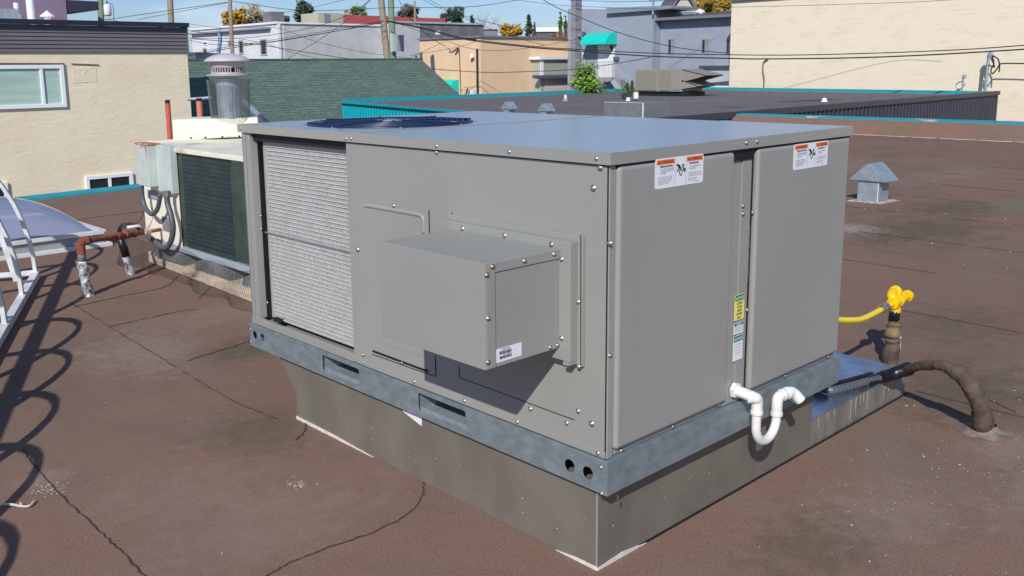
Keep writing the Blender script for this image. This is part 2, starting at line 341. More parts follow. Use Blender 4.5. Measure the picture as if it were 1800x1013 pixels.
def screw(par, p, nrm, r=.007, m=None):
    r *= .82; m = m or SCREW; nrm = Vector(nrm).normalized(); key = (round(r, 4), m.name, tuple(round(c, 1) for c in nrm))
    if key not in _dome:
        mb = MB(); u = nrm.orthogonal().normalized(); v = nrm.cross(u); n = 10
        for rr, h in ((1.5, 0), (1.5, .16), (1.0, .2), (.95, .7), (.6, .95), (0.01, 1.02)):
            for k in range(n): a = 2*math.pi*k/n; mb.v.append((u*math.cos(a)+v*math.sin(a))*r*rr+nrm*h*r)
        for i in range(5):
            for k in range(n): mb.f.append((i*n+k, i*n+(k+1) % n, (i+1)*n+(k+1) % n, (i+1)*n+k))
        me = bpy.data.meshes.new('screw'); me.from_pydata(mb.v, [], mb.f); me.materials.append(m)
        for q in me.polygons: q.use_smooth = True
        _dome[key] = me
    o = bpy.data.objects.new('screw', _dome[key]); COL.objects.link(o); o.parent = par; o.location = Vector(p)-Vector(ORG[par.name]); return o

# ================================================================== SETTING
g = MB(); g.add([(-1500, -1500, -5), (1500, -1500, -5), (1500, 1500, -5), (-1500, 1500, -5)], [(0, 1, 2, 3)])
struct(g, 'ground', mat('asphalt', rgb(96, 96, 98), .9, var=.15, vs=.3))
# our roof
PY0, PY1, PXR = 8.9, 9.66, 15.9
rf = MB(); rf.add([(-7, -6, 0), (PXR, -6, 0), (PXR, PY1, 0), (-7, PY0-.2, 0)], [(0, 1, 2, 3)])
struct(rf, 'roof', MEMB)
b = MB(); b.prism([(-7, -6, -5), (PXR+.02, -6, -5), (PXR+.02, PY1, -5), (-7, PY0, -5)], (0, 0, 4.97)); struct(b, 'building_walls', STUC)
# seams of the roofing sheets (lap edges)
def seam(pts, wd=.006, z=.0035, gap=.03):
    mb = MB(); pp = []
    for i in range(len(pts)-1):
        a = Vector(pts[i]); c = Vector(pts[i+1]); n = max(2, int((c-a).length/.07))
        for k in range(n): q = a.lerp(c, k/n); pp.append((q.x+random.gauss(0, .0022), q.y+random.gauss(0, .0022)))
    for i in range(len(pp)-1):
        if random.random() < gap or (gap > .05 and math.sin(i*.21+pts[0][0]*5) > .75): continue
        a = Vector((*pp[i], 0)); c = Vector((*pp[i+1], 0)); d = (c-a).normalized(); s = Vector((-d.y, d.x, 0))*wd*random.uniform(.3, 1.0)/2
        mb.prism([a-s, a+s, c+s, c-s], (0, 0, z))
    return mb
SM = mat('seam_bitumen', rgb(72, 56, 50), .9)
def sp_(*q): return [(p.x, p.y) for p in smooth_path([PL(x, y, 2, 0) for x, y in q], 5)]
sms = [seam(sp_((40, 790), (60, 818), (105, 868), (165, 925), (215, 972), (275, 1035)), .005, .003, .01), seam(sp_((125, 532), (190, 574), (300, 640), (400, 700), (500, 742)), .0045, .003, .03), seam(sp_((192, 575), (260, 560), (320, 547), (348, 545)), .005),
       seam(sp_((745, 848), (742, 872), (722, 900), (660, 935), (560, 970), (500, 996), (455, 1020)), .005, .003, .01), seam(sp_((330, 635), (400, 613), (440, 600)), .005), seam(sp_((130, 540), (220, 520), (290, 505), (318, 480)), .005), seam(sp_((350, 525), (375, 500), (385, 490)), .004),
       seam([(-2.0, -1), (-2.0, 4)], .007), seam(sp_((538, 742), (536, 758), (520, 776)), .005)]
for i, x in enumerate((2.05, 3.3, 4.38, 5.5, 6.7, 7.8, 8.9, 10, 11.1, 12.2, 13.3, 14.4)):
    sms.append(seam([(x+.1, 4.5-.2*i), (x, 2), (x-.02*i, -3)], .0055+.0009*i, .0035, .1))
    for yy in ((random.uniform(-1, 3.5),) if i % 3 == 1 else ()): sms.append(seam([(x, yy), (x+1.1, yy+.05)], .008))
sms.append(seam([(2.2, -.15), (2.05, -.42)], .006))
for s_ in sms: pass
struct(merge(*sms), 'roof_seams', SM)
# debris
db = MB()
for (qx, qy, sg, nn_) in ((525, 852, .02, 60), (90, 862, .03, 60), (75, 860, .02, 30)):
    c0_ = PL(qx, qy, 2, .001)
    for i in range(nn_):
        c = c0_+Vector((random.gauss(0, sg), random.gauss(0, sg), 0)); r = random.uniform(.001, .004); u = Vector((random.gauss(0, 1), random.gauss(0, 1), 0)).normalized()*r; v = Vector((-u.y, u.x, 0))*random.uniform(.3, 1); db.prism([c-u, c-v, c+u*.8, c+v], (0, 0, r*.3))
for i in range(260):
    c = Vector((random.gauss(1.35, .35), random.gauss(-.42, .16), .001)) if i % 2 else Vector((random.gauss(-.05, .22), random.gauss(2.85, .28), .001)); r = random.uniform(.0008, .0026); u = Vector((random.gauss(0, 1), random.gauss(0, 1), 0)).normalized()*r; v = Vector((-u.y, u.x, 0))*random.uniform(.3, 1)
    if c.x > .0 and c.y > -.02 and i % 2: continue
    db.prism([c-u, c-v, c+u*.8, c+v], (0, 0, r*.5))
for i in range(330):
    y = random.uniform(-1.0, 6); x = random.uniform(-1.6, 7) if i % 3 else random.uniform(.5, 3)
    if -.1 < x < 1.3 and -.1 < y < 2: continue
    if i % 3 == 0: y = random.uniform(-1, .0)
    r = random.uniform(.0012, .0036)*(1+max(0, x)/5); a = random.random()*6
    c = Vector((x, y, .001)); u = Vector((math.cos(a), math.sin(a), 0))*r; v = Vector((-math.sin(a), math.cos(a), 0))*r*random.uniform(.3, 1)
    db.prism([c-u, c-v, c+u*.8, c+v], (0, 0, r*.5))
tag(db.build('grit', mat('grit', rgb(205, 198, 186), .8)), 'pale grit and flecks scattered over the brown roof', 'debris', kind='stuff')
tw = MB(); q = [PL(x, y, 2, .008) for x, y in ((4, 886), (22, 887), (38, 890), (52, 889), (60, 881))]
tw.tube(smooth_path(q, 4), .004, 6); tw.tube([q[2], PL(36, 884, 2, .012)], .003, 6)
tag(tw.build('twig', mat('dry_twig', rgb(205, 196, 180), .8)), 'pale dry twig lying on the brown roof near the crack', 'twig')
# parapets
def parapet(name, label, A, B, z, zb, wid, capm, cant=.25, side=None):
    e = empty(name, (*A[:2], 0), label, 'parapet'); A = Vector(A); B = Vector(B); d = (B-A).normalized(); s = Vector(side)
    zA, zB = z
    up = MB(); up.add([A-s*cant+Vector((0, 0, .004)), B-s*cant+Vector((0, 0, .004)), B+Vector((0, 0, zB)), A+Vector((0, 0, zA)), A+s*wid+Vector((0, 0, zA)), B+s*wid+Vector((0, 0, zB)), A+s*wid+Vector((0, 0, -.4)), B+s*wid+Vector((0, 0, -.4))],
                      [(0, 1, 2, 3), (3, 2, 5, 4), (4, 5, 7, 6), (0, 3, 4, 6), (1, 7, 5, 2)])
    part(up, 'membrane_upturn', MEMB, e)
    c = MB(); n = 6
    for i in range(n):
        a = A.lerp(B, i/n+.0004); b2 = A.lerp(B, (i+1)/n-.0004); za = zA+(zB-zA)*i/n; zc = zA+(zB-zA)*(i+1)/n
        c.prism([a-s*.02+Vector((0, 0, za-.055)), a-s*.02+Vector((0, 0, za+.02)), a+s*(wid+.02)+Vector((0, 0, za+.03)), a+s*(wid+.02)+Vector((0, 0, za-.06))], (b2-a)+Vector((0, 0, zc-za)))
    part(c, 'cap_flashing', capm, e); return e
parapet('parapet', 'low parapet with bright teal cap in front of the beige stucco building', (-7, PY0-.25, 0), (PXR, PY1+.1, 0), (-.045, .12), 0, .2, TEAL, 1.6, (0, 1, 0))
pr = parapet('parapet', 'brown parapet with worn teal cap at the far right edge of the roof', (PXR, PY1+.05, 0), (PXR+.0, -6, 0), (.27, .30), 0, .22, TEALW, .5, (1, 0, 0))
cl = MB(); lc = [Vector((15.40+.02*math.sin(k*1.3)+random.uniform(-.01, .01), 8.2-k*.12, .004)) for k in range(60)]
for k in range(59):
    wd_ = random.uniform(.004, .03); cl.prism([lc[k]-Vector((wd_, 0, 0)), lc[k]+Vector((wd_, 0, 0)), lc[k+1]+Vector((wd_*.8, 0, 0)), lc[k+1]-Vector((wd_*.8, 0, 0))], (0, 0, .006))
part(cl, 'caulk_line', SEAL, pr)

# ================================================================== MAIN ROOFTOP UNIT
L, W, ZT, ZR1, ZR0, BR = 1.89, 1.249, 1.159, .343, .248, .0133
U = empty('rooftop_unit', (0, 0, ZR0), 'large new grey packaged rooftop air conditioning unit in the foreground', 'air conditioner')
ZL = ZT-.031; OV = .014
# lid
lid = MB(); lid.box(-OV, W+OV, -OV, L+OV, ZL, ZT)
fc = PL(680, 216, 2, ZT); FCX, FCY = .42, 1.47; FR = .315
N_ = 48
top = plate([Vector((-OV, -OV, ZT-.004)), Vector((W+OV, -OV, ZT-.004)), Vector((W+OV, L+OV, ZT-.004)), Vector((-OV, L+OV, ZT-.004))],
            [[Vector((FCX+FR*math.cos(2*math.pi*k/N_), FCY+FR*math.sin(2*math.pi*k/N_), ZT-.004)) for k in range(N_)]], .004, (0, 0, 1))
lip = MB()
lip.box(-OV, -OV+.003, -OV, L+OV, ZL, ZT-.004); lip.box(W+OV-.003, W+OV, -OV, L+OV, ZL, ZT-.004)
lip.box(-OV+.003, W+OV-.003, -OV, -OV+.003, ZL, ZT-.004); lip.box(-OV+.003, W+OV-.003, L+OV-.003, L+OV, ZL, ZT-.004)
# inner return
lip.box(-OV+.003, .02, -OV+.003, L+OV-.003, ZL, ZL+.002); lip.box(.02, W+OV-.003, -OV+.003, .02, ZL, ZL+.002)
lidm = merge(top, lip); lo = part(lidm, 'top_panel', LIDP, U)
# lid seam (second sheet edge) and shallow stiffening step
sm = MB(); a = PL(900, 212, 2, ZT); sm.box(.0, W, 1.075, 1.079, ZT, ZT+.0025); part(sm, 'lid_seam', LIDP, lo)
for i in range(-1, 0): pass
# fan opening: shroud, guard, blades
sh = MB(); sh.lathe((FCX, FCY, 0), [(FR+.012, ZT+.001), (FR+.012, ZT+.004), (FR-.004, ZT+.004), (FR-.01, ZT-.02), (FR-.012, ZT-.14)], 48); part(sh, 'fan_shroud', GRILL, U, smooth=True)
gd = MB()
for i in range(1, 15):
    r = FR*i/14.2; z = ZT+.005+.004*(1-(i/14.2)**2)
    gd.tube([(FCX+r*math.cos(2*math.pi*k/40), FCY+r*math.sin(2*math.pi*k/40), z) for k in range(41)], .0022, 5, False)
for k in range(8):
    a = math.pi*k/4+.3; gd.tube([(FCX+math.cos(a)*FR*t, FCY+math.sin(a)*FR*t, ZT+.008+.004*(1-t*t)) for t in (.08, .3, .55, .8, 1.03)], .003, 5)
part(gd, 'fan_guard', GRILL, U, smooth=True)
hb = MB(); hb.lathe((FCX, FCY, 0), [(.001, ZT+.014), (.05, ZT+.0135), (.055, ZT+.012), (.058, ZT+.006)], 24); part(hb, 'guard_hub', GALVB, U, smooth=True)
fb = MB(); fb.lathe((FCX, FCY, 0), [(.001, ZT-.04), (.06, ZT-.042), (.06, ZT-.1)], 20)
for k in range(4):
    a0 = k*math.pi/2
    def bl(u, v, a0=a0):
        r = .06+.22*u; a = a0+(v-.5)*(.9+.3*u); return (FCX+r*math.cos(a), FCY+r*math.sin(a), ZT-.07+(v-.5)*.06)
    fb.grid(bl, 6, 5)
part(fb, 'fan_blades', FANB, U, solid=.003)
for k in range(8):
    a = math.pi*k/4+.25; screw(lo, (FCX+(FR+.022)*math.cos(a), FCY+(FR+.022)*math.sin(a), ZT), (0, 0, 1), .005)
for x, y in ((1, .96), (.97, .965)): pass
for (x, y) in ((.02, 1.62), (.02, 1.1), (.3, .98), (.34, .98), (.66, 1.0), (1.0, 1.08), (.6, 1.84)): screw(lo, (x, y, ZT), (0, 0, 1), .0045)
# cabinet body
YC0, YC1 = 1.16, 1.862      # coil opening along the left face
core = MB(); core.box(.006, W-.004, .014, YC0-.02, ZR1, ZL-.003); core.box(.1, W-.004, YC0-.02, L-.006, ZR1+.01, ZL-.12)
part(core, 'cabinet_core', NAVY, U)
# left side panel with folded edges
sp = MB(); sp.box(-.004, .006, -.002, YC0, ZR1+.004, ZL-.004); part(sp, 'side_panel', PAINT, U, bevel=.0015)
lip2 = MB(); lip2.box(-.0075, -.004, .0, YC0-.02, ZR1+.004, ZR1+.022); part(lip2, 'bottom_flange', PAINT, U, bevel=.001)
fl = MB(); fl.box(-.006, .012, YC0, L, ZR1+.002, ZR1+.03); fl.box(.0, .1, YC0, L, ZR1, ZR1+.01); part(fl, 'coil_sill', PAINT, U, bevel=.002)
# dark strip painted as shade above the coil; dark sheet darkens the post gap
hd = MB(); hd.box(.012, .02, YC0, YC1, ZL-.032, ZL-.003); hd.box(.095, .099, 1.72, 1.83, ZR1+.01, ZL-.003); part(hd, 'coil_shade_strips', NAVY, U)
# far corner post (folded L with return)
cp = MB(); cp.box(-.003, .004, 1.835, L+.002, ZR1+.002, ZL-.002); cp.box(-.009, -.003, 1.86, 1.872, ZR1+.03, ZL-.002); cp.box(-.003, .03, 1.829, 1.835, ZR1+.03, ZL-.002); cp.box(-.003, .05, L-.004, L, ZR1+.002, ZL-.002)
part(cp, 'corner_post', PAINT, U, bevel=.001)
bk = MB(); bk.box(W-.01, W-.002, .02, L, ZR1, ZL-.003); bk.box(.05, W-.01, L-.008, L-.002, ZR1, ZL-.003); part(bk, 'rear_panels', DOORP, U)
# condenser coil: curved end, tubes and fins
CX0 = .03; YE = 1.834
def coilx(y):      # the coil bends inwards at its far end
    d = max(0, y-(YE-.05)); return CX0+.06*(1-math.sqrt(max(0, 1-(min(d, .05)/.05)**2)))
cf = MB(); ys = [YC0+(YE-YC0-.0001)*i/40 for i in range(41)]
zc0, zc1 = ZR1+.035, ZL-.028
for i in range(40):
    cf.add([(coilx(ys[i])+.004, ys[i], zc0), (coilx(ys[i+1])+.004, ys[i+1], zc0), (coilx(ys[i+1])+.004, ys[i+1], zc1), (coilx(ys[i])+.004, ys[i], zc1)], [(0, 1, 2, 3)])
coil = part(cf, 'condenser_coil', COILM, U, recalc=False)
ct = MB(); nr = 46
for r in range(nr):
    z = zc0+(zc1-zc0)*(r+.5)/nr
    if r == 22: continue
    pr_ = [(coilx(y), y) for y in ys[::4]]
    for i in range(len(pr_)-1):
        (xa, ya), (xb, yb) = pr_[i], pr_[i+1]
        ct.add([(xa, ya, z-.0011), (xb, yb, z-.0011), (xb-.002, yb, z), (xa-.002, ya, z), (xb, yb, z+.0011), (xa, ya, z+.0011)], [(0, 1, 2, 3), (3, 2, 4, 5)])
part(ct, 'coil_tubes', COILT, coil, recalc=False)
ft = MB(); ft.box(CX0-.016, CX0+.002, 1.70, 1.755, zc0-.004, zc0+.012); part(ft, 'coil_foot', DARK, coil, bevel=.002)
rr = MB(); rr.box(CX0-.003, CX0+.002, YC0, YE-.03, zc0+(zc1-zc0)*22.5/nr-.003, zc0+(zc1-zc0)*22.5/nr+.001); part(rr, 'coil_divider', mat('divider_grey', rgb(128, 130, 132), .6), coil)
# --- right face doors
def door(x0, x1, y=-.004):
    mb = MB(); mb.box(x0, x1, -.014, .012, ZR1+.022, ZL-.006); return mb
part(door(.022, .545), 'access_door', DOORP, U, bevel=.011, seg=4)
part(door(.672, W-.002), 'access_door', DOORP, U, bevel=.011, seg=4)
fr = MB(); fr.box(-.002, .02, -.003, .014, ZR1+.003, ZL-.004)                 # near corner post
fr.box(.547, .600, .0, .014, ZR1+.003, ZL-.004); fr.box(.604, .655, -.002, .014, ZR1+.003, ZL-.004)
fr.box(.02, .547, .004, .012, ZR1+.003, ZR1+.02); fr.box(.655, W, .004, .012, ZR1+.003, ZR1+.02)
part(fr, 'centre_post', DOORP, U, bevel=.0012)
gp = MB(); gp.box(-.0055, -.004, -.0005, .0035, ZR1+.006, ZL-.004); gp.box(.6555, .66, -.0045, .0, ZR1+.02, ZL-.01); gp.box(.545, .66, -.0052, -.0025, ZL-.035, ZL-.003); gp.box(.02, W, -.0105, -.004, ZL-.0055, ZL-.001)
part(gp, 'shadow_gap', DARK, U)
# embossed lettering beside the filter slot
em = merge(text_mb('FILTER ACCESS', .0125, PL(1303, 497, 1, -.003), (0, 0, 1), (-1, 0, 0), width=.17), text_mb('CONTROL SERVICE', .0125, PL(1308, 497, 1, -.003)+Vector((.022, 0, 0)), (0, 0, 1), (-1, 0, 0), width=.17))
em.v = [Vector((v.x, -.0032, v.z)) for v in em.v]
part(em, 'embossed_lettering', mat('emboss_highlight', rgb(176, 176, 170), .4), U, recalc=False)
# --- base rail
def rrect(pts, r=.004):
    o = []
    n = len(pts)
    for i in range(n):
        p, a, c = pts[i], pts[i-1], pts[(i+1) % n]; d1 = (a-p).normalized()*r; d2 = (c-p).normalized()*r
        for t in (0, .35, .65, 1): o.append((p+d1)*(1-t)**2+2*(1-t)*t*p+(p+d2)*t*t)
    return o
def circ(px, r=.0165):
    c = PL(*px, 0, -BR); return [c+Vector((0, r*math.cos(2*math.pi*k/20), r*math.sin(2*math.pi*k/20))) for k in range(20)]
def pocket(y0, y1): return rrect([Vector((-BR, y, z)) for y, z in ((y0, ZR0+.022), (y1, ZR0+.022), (y1, ZR1-.014), (y0, ZR1-.014))], .007)
k1 = [PL(567, 650, 0, -BR).y, PL(631, 660, 0, -BR).y]; k2 = [PL(735, 710, 0, -BR).y, PL(818, 730, 0, -BR).y]
rail = plate([Vector((-BR, -BR, ZR0)), Vector((-BR, L+BR, ZR0)), Vector((-BR, L+BR, ZR1)), Vector((-BR, -BR, ZR1))],
             [circ((1001, 819), .0185), circ((1033, 832), .0185), circ((448, 589)), circ((461, 594)), pocket(*k1), pocket(*k2)], .003, (1, 0, 0))
rail.box(-BR+.003, W+BR, -BR, -BR+.003, ZR0, ZR1); rail.box(W+BR-.003, W+BR, -BR+.003, L+BR, ZR0, ZR1); rail.box(-BR+.003, W+BR-.003, L+BR-.003, L+BR, ZR0, ZR1)
rail.box(-BR+.003, W+BR-.003, -BR+.003, .03, ZR1-.003, ZR1); rail.box(-BR+.003, .04, .03, L+BR-.003, ZR1-.003, ZR1)
br = part(rail, 'base_rail', GALV, U, bevel=.001)
fl = MB()
fl.box(.03, W-.03, .03, L-.03, ZR1-.01, ZR1-.004); fl.box(.14, .145, .02, L, ZR0, ZR1-.01)
part(fl, 'base_pan', GALVB, br)
for (y0, y1) in (k1, k2):
    ch = MB(); y0, y1 = sorted((y0, y1)); ch.box(-BR+.004, .5, y0-.012, y0-.009, ZR0+.016, ZR1-.012); ch.box(-BR+.004, .5, y1+.009, y1+.012, ZR0+.016, ZR1-.012)
    ch.box(-BR+.004, .16, y0-.009, y1+.009, ZR0+.014, ZR0+.017); ch.box(.0, .003, y0-.009, y1+.009, ZR0+.017, ZR0+.03); ch.box(.16, .164, y0-.009, y1+.009, ZR0+.017, ZR1-.014)
    part(ch, 'fork_channel', GALVB, br)
lp = MB(); lp.box(-BR-.0015, -BR, -BR-.0015, -BR+.018, ZR0, ZR1); lp.box(-BR, -BR+.05, -BR-.0015, -BR-.0003, ZR0, ZR1); part(lp, 'corner_lap', GALV, br, bevel=.0005)
for q in ((1056, 822), (1057, 868)): screw(br, PL(*q, 0, -BR-.0015), (-1, 0, 0), .0045, SCREW)
for q in ((441, 578), (441, 601)): screw(br, PL(*q, 0, -BR), (-1, 0, 0), .004, SCREW)
# weep tab dangling at the front rail
wt = MB(); q = PL(1086, 870, 1, -BR-.001); wt.bar(q, q+Vector((0, 0, -.014)), .003, .003); part(wt, 'drain_clip', SCREW, br)
# --- hood box and its flange
hx, hy0, hy1, hz0, hz1 = -.312, .131, .556, .633, .903
fg = MB(); fg.box(-.016, -.004, .075, .62, .585, .938); part(fg, 'hood_flange', PAINT, U, bevel=.0015)
fg = MB(); fg.box(-.045, -.016, .092, .606, .60, .924); hf = part(fg, 'hood_base', PAINT, U, bevel=.002)
hd = MB(); hd.box(hx, -.045, hy0, hy1, hz0, hz1); hood = part(hd, 'vent_hood', PAINT, U, bevel=.0015)
hs = MB()
hs.box(hx+.004, hx+.034, hy0-.003, hy0, hz0+.002, hz1-.002); hs.box(hx+.034, -.05, hy0-.003, hy0, hz1-.026, hz1-.002)
part(hs, 'hood_edge_strip', PAINT, hood, bevel=.0006)
hs = MB(); hs.box(hx+.034, hx+.0352, hy0-.001, hy0, hz0+.002, hz1-.027); hs.box(hx+.034, -.05, hy0-.001, hy0, hz1-.0272, hz1-.026); part(hs, 'hood_seam', DARK, hood)
for q, y, mm in (((866, 469), hy0-.003, BRASS), ((922, 459), hy0-.003, SCREW), ((974, 447), hy0-.003, SCREW), ((856, 484), hy0-.003, BRASS), ((858, 560), hy0-.003, SCREW), ((858, 637), hy0-.003, BRASS)):
    screw(hood, PL(*q, 1, y), (0, -1, 0), .0058, mm)
for q in ((967, 611), (980, 607), ): screw(hood, PL(*q, 1, hy0), (0, -1, 0), .005, SCREW)
for q in ((987, 456), (987, 595), (969, 430), (813, 402), (887, 414)): screw(hf, PL(*q, 0, -.045), (-1, 0, 0), .0062, BRASS if q[0] == 969 else SCREW)
# little bracket below the flange
bt = MB(); bt.box(-.05, -.016, .092, .112, .592, .6); part(bt, 'flange_tab', PAINT, hf)
# lower and side access plates, embossed ridge, slot
pl_ = MB(); pl_.box(-.0055, -.004, .106, .60, .425, .583); part(pl_, 'lower_plate', PAINT, U, bevel=.0006)
pl_ = MB(); pl_.box(-.0055, -.004, .68, 1.02, .455, .80); part(pl_, 'knockout_plate', PAINT, U, bevel=.0006)
sl_ = MB(); a = PL(655, 617, 0, -.006); c = PL(752, 653, 0, -.006); sl_.bar(a, c, .003, .006); a = PL(655, 623, 0, -.006); c = PL(762, 661, 0, -.006); sl_.bar(a, c, .002, .0015)
a = PL(766, 662, 0, -.006); c = PL(765, 625, 0, -.006); sl_.bar(a, c, .002, .002); a = PL(754, 370, 0, -.005); c = PL(755, 410, 0, -.005); sl_.bar(a, c, .002, .003)
a = PL(807, 643, 0, -.006); c = PL(808, 664, 0, -.006); sl_.bar(a, c, .002, .002); a = PL(808, 664, 0, -.006); c = PL(1009, 738, 0, -.006); sl_.bar(a, c, .002, .0015)
a = PL(1021, 413, 0, -.017); c = PL(1021, 645, 0, -.017); sl_.bar(a, c, .002, .0018); a = PL(795, 374, 0, -.005); c = PL(795, 384, 0, -.005); sl_.bar(a, c, .002, .003)
part(sl_, 'panel_slot', DARK, U)
rg = MB(); rg.tube(smooth_path([PL(x, y, 0, .0005) for x, y in ((642, 363), (650, 362), (690, 369), (730, 376), (741, 379), (745, 386), (746, 398), (746, 410))], 5), [.004]+[.0085]*34+[.008], 10)
part(rg, 'embossed_ridge', PAINT, U, smooth=True)
for q in ((608, 244), (617, 244), (767, 257), (895, 267), (1048, 279), (423, 226)): screw(U, PL(*q, 0, -OV), (-1, 0, 0), .0052)
for q in ((767, 268), (1055, 295), (1043, 331), (629, 439), (692, 362), (822, 384), (976, 410), (1040, 745), (932, 719), (728, 671), (996, 744), (1072, 428), (707, 638), (639, 637), (1051, 797)):
    screw(U, PL(*q, 0, -.005), (-1, 0, 0), .0075 if q in ((1040, 745), (1055, 295), (1043, 331), (629, 439)) else .006)
for q in ((1016, 531), (1017, 645), (1016, 723)): screw(U, PL(*q, 0, -.016 if q[1] < 700 else -.005), (-1, 0, 0), .006)
for q in ((638, 624), (728, 671), (816, 705), (909, 742), (1051, 797)): screw(U, PL(*q, 0, -.0075), (-1, 0, 0), .0055)
for q in ((458, 380), (459, 403), (470, 532)): screw(U, PL(*q, 0, .02), (-1, 0, 0), .005)
for q in ((1312, 251), (1331, 249)): screw(U, PL(*q, 1, -OV), (0, -1, 0), .0062)
for q in ((1306, 362), (1306, 376), (1322, 374), (1313, 545), (1071, 428), (1072, 625)): screw(U, PL(*q, 1, -.003), (0, -1, 0), .006)
for q in ((1092, 792), (1182, 750), (1262, 712), (1380, 661), (1455, 627)): screw(U, PL(*q, 1, .002), (0, -1, 0), .0055)
# --- warning labels on the doors (fictional wording kept to what the photo shows)
def warn(x0, x1, z0, z1, name='warning_label'):
    y = -.0148; w_ = x1-x0; h = z1-z0; r = .008
    o = part(plate(rrect([Vector((x0, y, z0)), Vector((x1, y, z0)), Vector((x1, y, z1)), Vector((x0, y, z1))], r), [], .0006, (0, 1, 0)), name, WHITEL, U)
    pos = lambda u, v: Vector((x0+u*w_, y-.0003, z0+v*h))
    b1 = MB(); 
    for u0, u1 in ((.03, .385), (.64, .975)): b1.box(x0+u0*w_, x0+u1*w_, y-.0006, y-.0001, z0+.80*h, z0+.955*h)
    part(b1, 'orange_header', ORANGE, o)
    def T(s, size, u, v, width, bold=0): return text_mb(s, size, pos(u, v)+Vector((0, -.0006, 0)), (1, 0, 0), (0, 0, 1), width=width*w_, bold=bold)
    ms = [T('AVERTISSEMENT', h*.105, .115, .84, .25), T('WARNING', h*.115, .74, .84, .215)]
    for u in (.055, .665):
        t_ = MB(); a = pos(u, .835)+Vector((0, -.0006, 0)); t_.add([a, a+Vector((.04*w_, 0, 0)), a+Vector((.02*w_, 0, h*.09))], [(0, 1, 2)]); ms.append(t_)
    ms += [T('PIÈCES EN ROTATION !', h*.07, .09, .71, .26, .0003), T('PEUT CAUSER DES BLESSURES', h*.055, .10, .62, .26), T('GRAVES OU LA MORT, NE', h*.055, .10, .555, .26), T('PAS OUVRIR', h*.055, .10, .49, .11),
           T('ROTATING PARTS !', h*.07, .69, .71, .20, .0003), T('CAN CAUSE SEVERE PERSONAL', h*.055, .685, .60, .24), T('INJURY OR DEATH', h*.055, .685, .53, .14)]
    ls = ['Toute inspection requiert une mise', 'hors tension et un verrouillage', 'avant toute intervention sur cet', 'appareil et les pièces mobiles', 'doivent être arrêtées']
    for i, s in enumerate(ls): ms.append(T(s, h*.045, .06, .37-i*.055, (.28, .27, .29, .24, .2)[i]))
    for i, s in enumerate(['Do not operate without covers', 'and guards in place. Lock out', 'power before any servicing']): ms.append(T(s, h*.045, .67, .40-i*.055, .27))
    for i, s in enumerate(['Replace all panels', 'before start up']): ms.append(T(s, h*.045, .67, .20-i*.055, .18))
    ms.append(T('341957-106', h*.04, .80, .07, .1))
    part(merge(*ms), 'printed_text', INK, o, recalc=False)
    pk = MB(); 
    for c, r_ in (((.515, .47), .085), ((.56, .66), .05)):
        cc = pos(*c)+Vector((0, -.0007, 0)); pk.tube([cc+Vector((h*r_*math.cos(2*math.pi*k/16)*.9, 0, h*r_*math.sin(2*math.pi*k/16)*(1.25))) for k in range(17)], .0011, 4, False)
    hand = [pos(u, v)+Vector((0, -.0008, 0)) for u, v in ((.41, .72), (.45, .76), (.485, .72), (.52, .62), (.505, .58), (.48, .60), (.465, .54), (.445, .49), (.43, .52), (.46, .60), (.455, .68), (.43, .70))]
    pk.add(hand, [tuple(range(len(hand)))])
    hand = [pos(u, v)+Vector((0, -.0008, 0)) for u, v in ((.56, .57), (.62, .585), (.60, .545), (.63, .52), (.59, .50), (.61, .46), (.565, .49))]; pk.add(hand, [tuple(range(len(hand)))])
    part(pk, 'hazard_pictogram', INK, o, recalc=False)
    for u in (.40, .625): dv = MB(); dv.box(x0+u*w_, x0+u*w_+.0006, y-.0005, y-.0001, z0+.04*h, z0+.95*h); part(dv, 'divider_line', INKG, o)
warn(PL(1152, 286, 1, -.015).x, PL(1237, 272, 1, -.015).x, PL(1237, 320, 1, -.015).z, PL(1237, 270, 1, -.015).z)
warn(PL(1396, 256, 1, -.015).x, PL(1456, 250, 1, -.015).x, PL(1455, 290, 1, -.015).z, PL(1455, 247, 1, -.015).z)
# --- notice labels on the centre post
yn = -.0032
def rect_label(name, q0, q1, m, items, wd=None):
    x0, x1 = sorted((q0[0], q1[0])); z0, z1 = sorted((q0[1], q1[1])); mb = MB(); mb.box(x0, x1, yn-.0004, yn+.0008, z0, z1); o = part(mb, name, m, U)
    w_ = x1-x0; h = z1-z0
    for kind, args in items:
        if kind == 'band': v0, v1, mm = args; b2 = MB(); b2.box(x0+.001, x1-.001, yn-.0007, yn-.0004, z0+v0*h, z0+v1*h); part(b2, 'label_band', mm, o)
        if kind == 'text':
            s, size, v, wdt, mm = args; tt = text_mb(s, size, (x0+w_*.5-wdt*w_*.5, yn-.0005, z0+v*h), (1, 0, 0), (0, 0, 1), width=wdt*w_, bold=.0003 if mm is not INKG else 0, lift=.0005); part(tt, 'printed_text', mm, o, recalc=False)
NX0, NX1 = .548, .5995
zz = lambda py: PL(1298, py, 1, -.003).z
z1_ = zz(518); z2_ = zz(562); z3_ = zz(567); z4_ = zz(586); z5_ = zz(589); z6_ = zz(632)
NX0, NX1 = PL(1290, 540, 1, -.003).x+.002, PL(1307, 540, 1, -.003).x
yn = -.0045
pad = MB(); 
rect_label('notice_label', (NX0, z2_), (NX1, z1_), YELL, [('band', (.76, .985, GREEN)), ('text', ('NOTICE', .0125, .81, .86, WHITEL)), ('text', ('CLEAN', .0105, .62, .6, INK)), ('text', ('COILS', .0105, .475, .55, INK)), ('text', ('USING', .0105, .33, .52, INK)), ('text', ('WATER', .0105, .19, .6, INK)), ('text', ('ONLY', .0105, .05, .48, INK))])
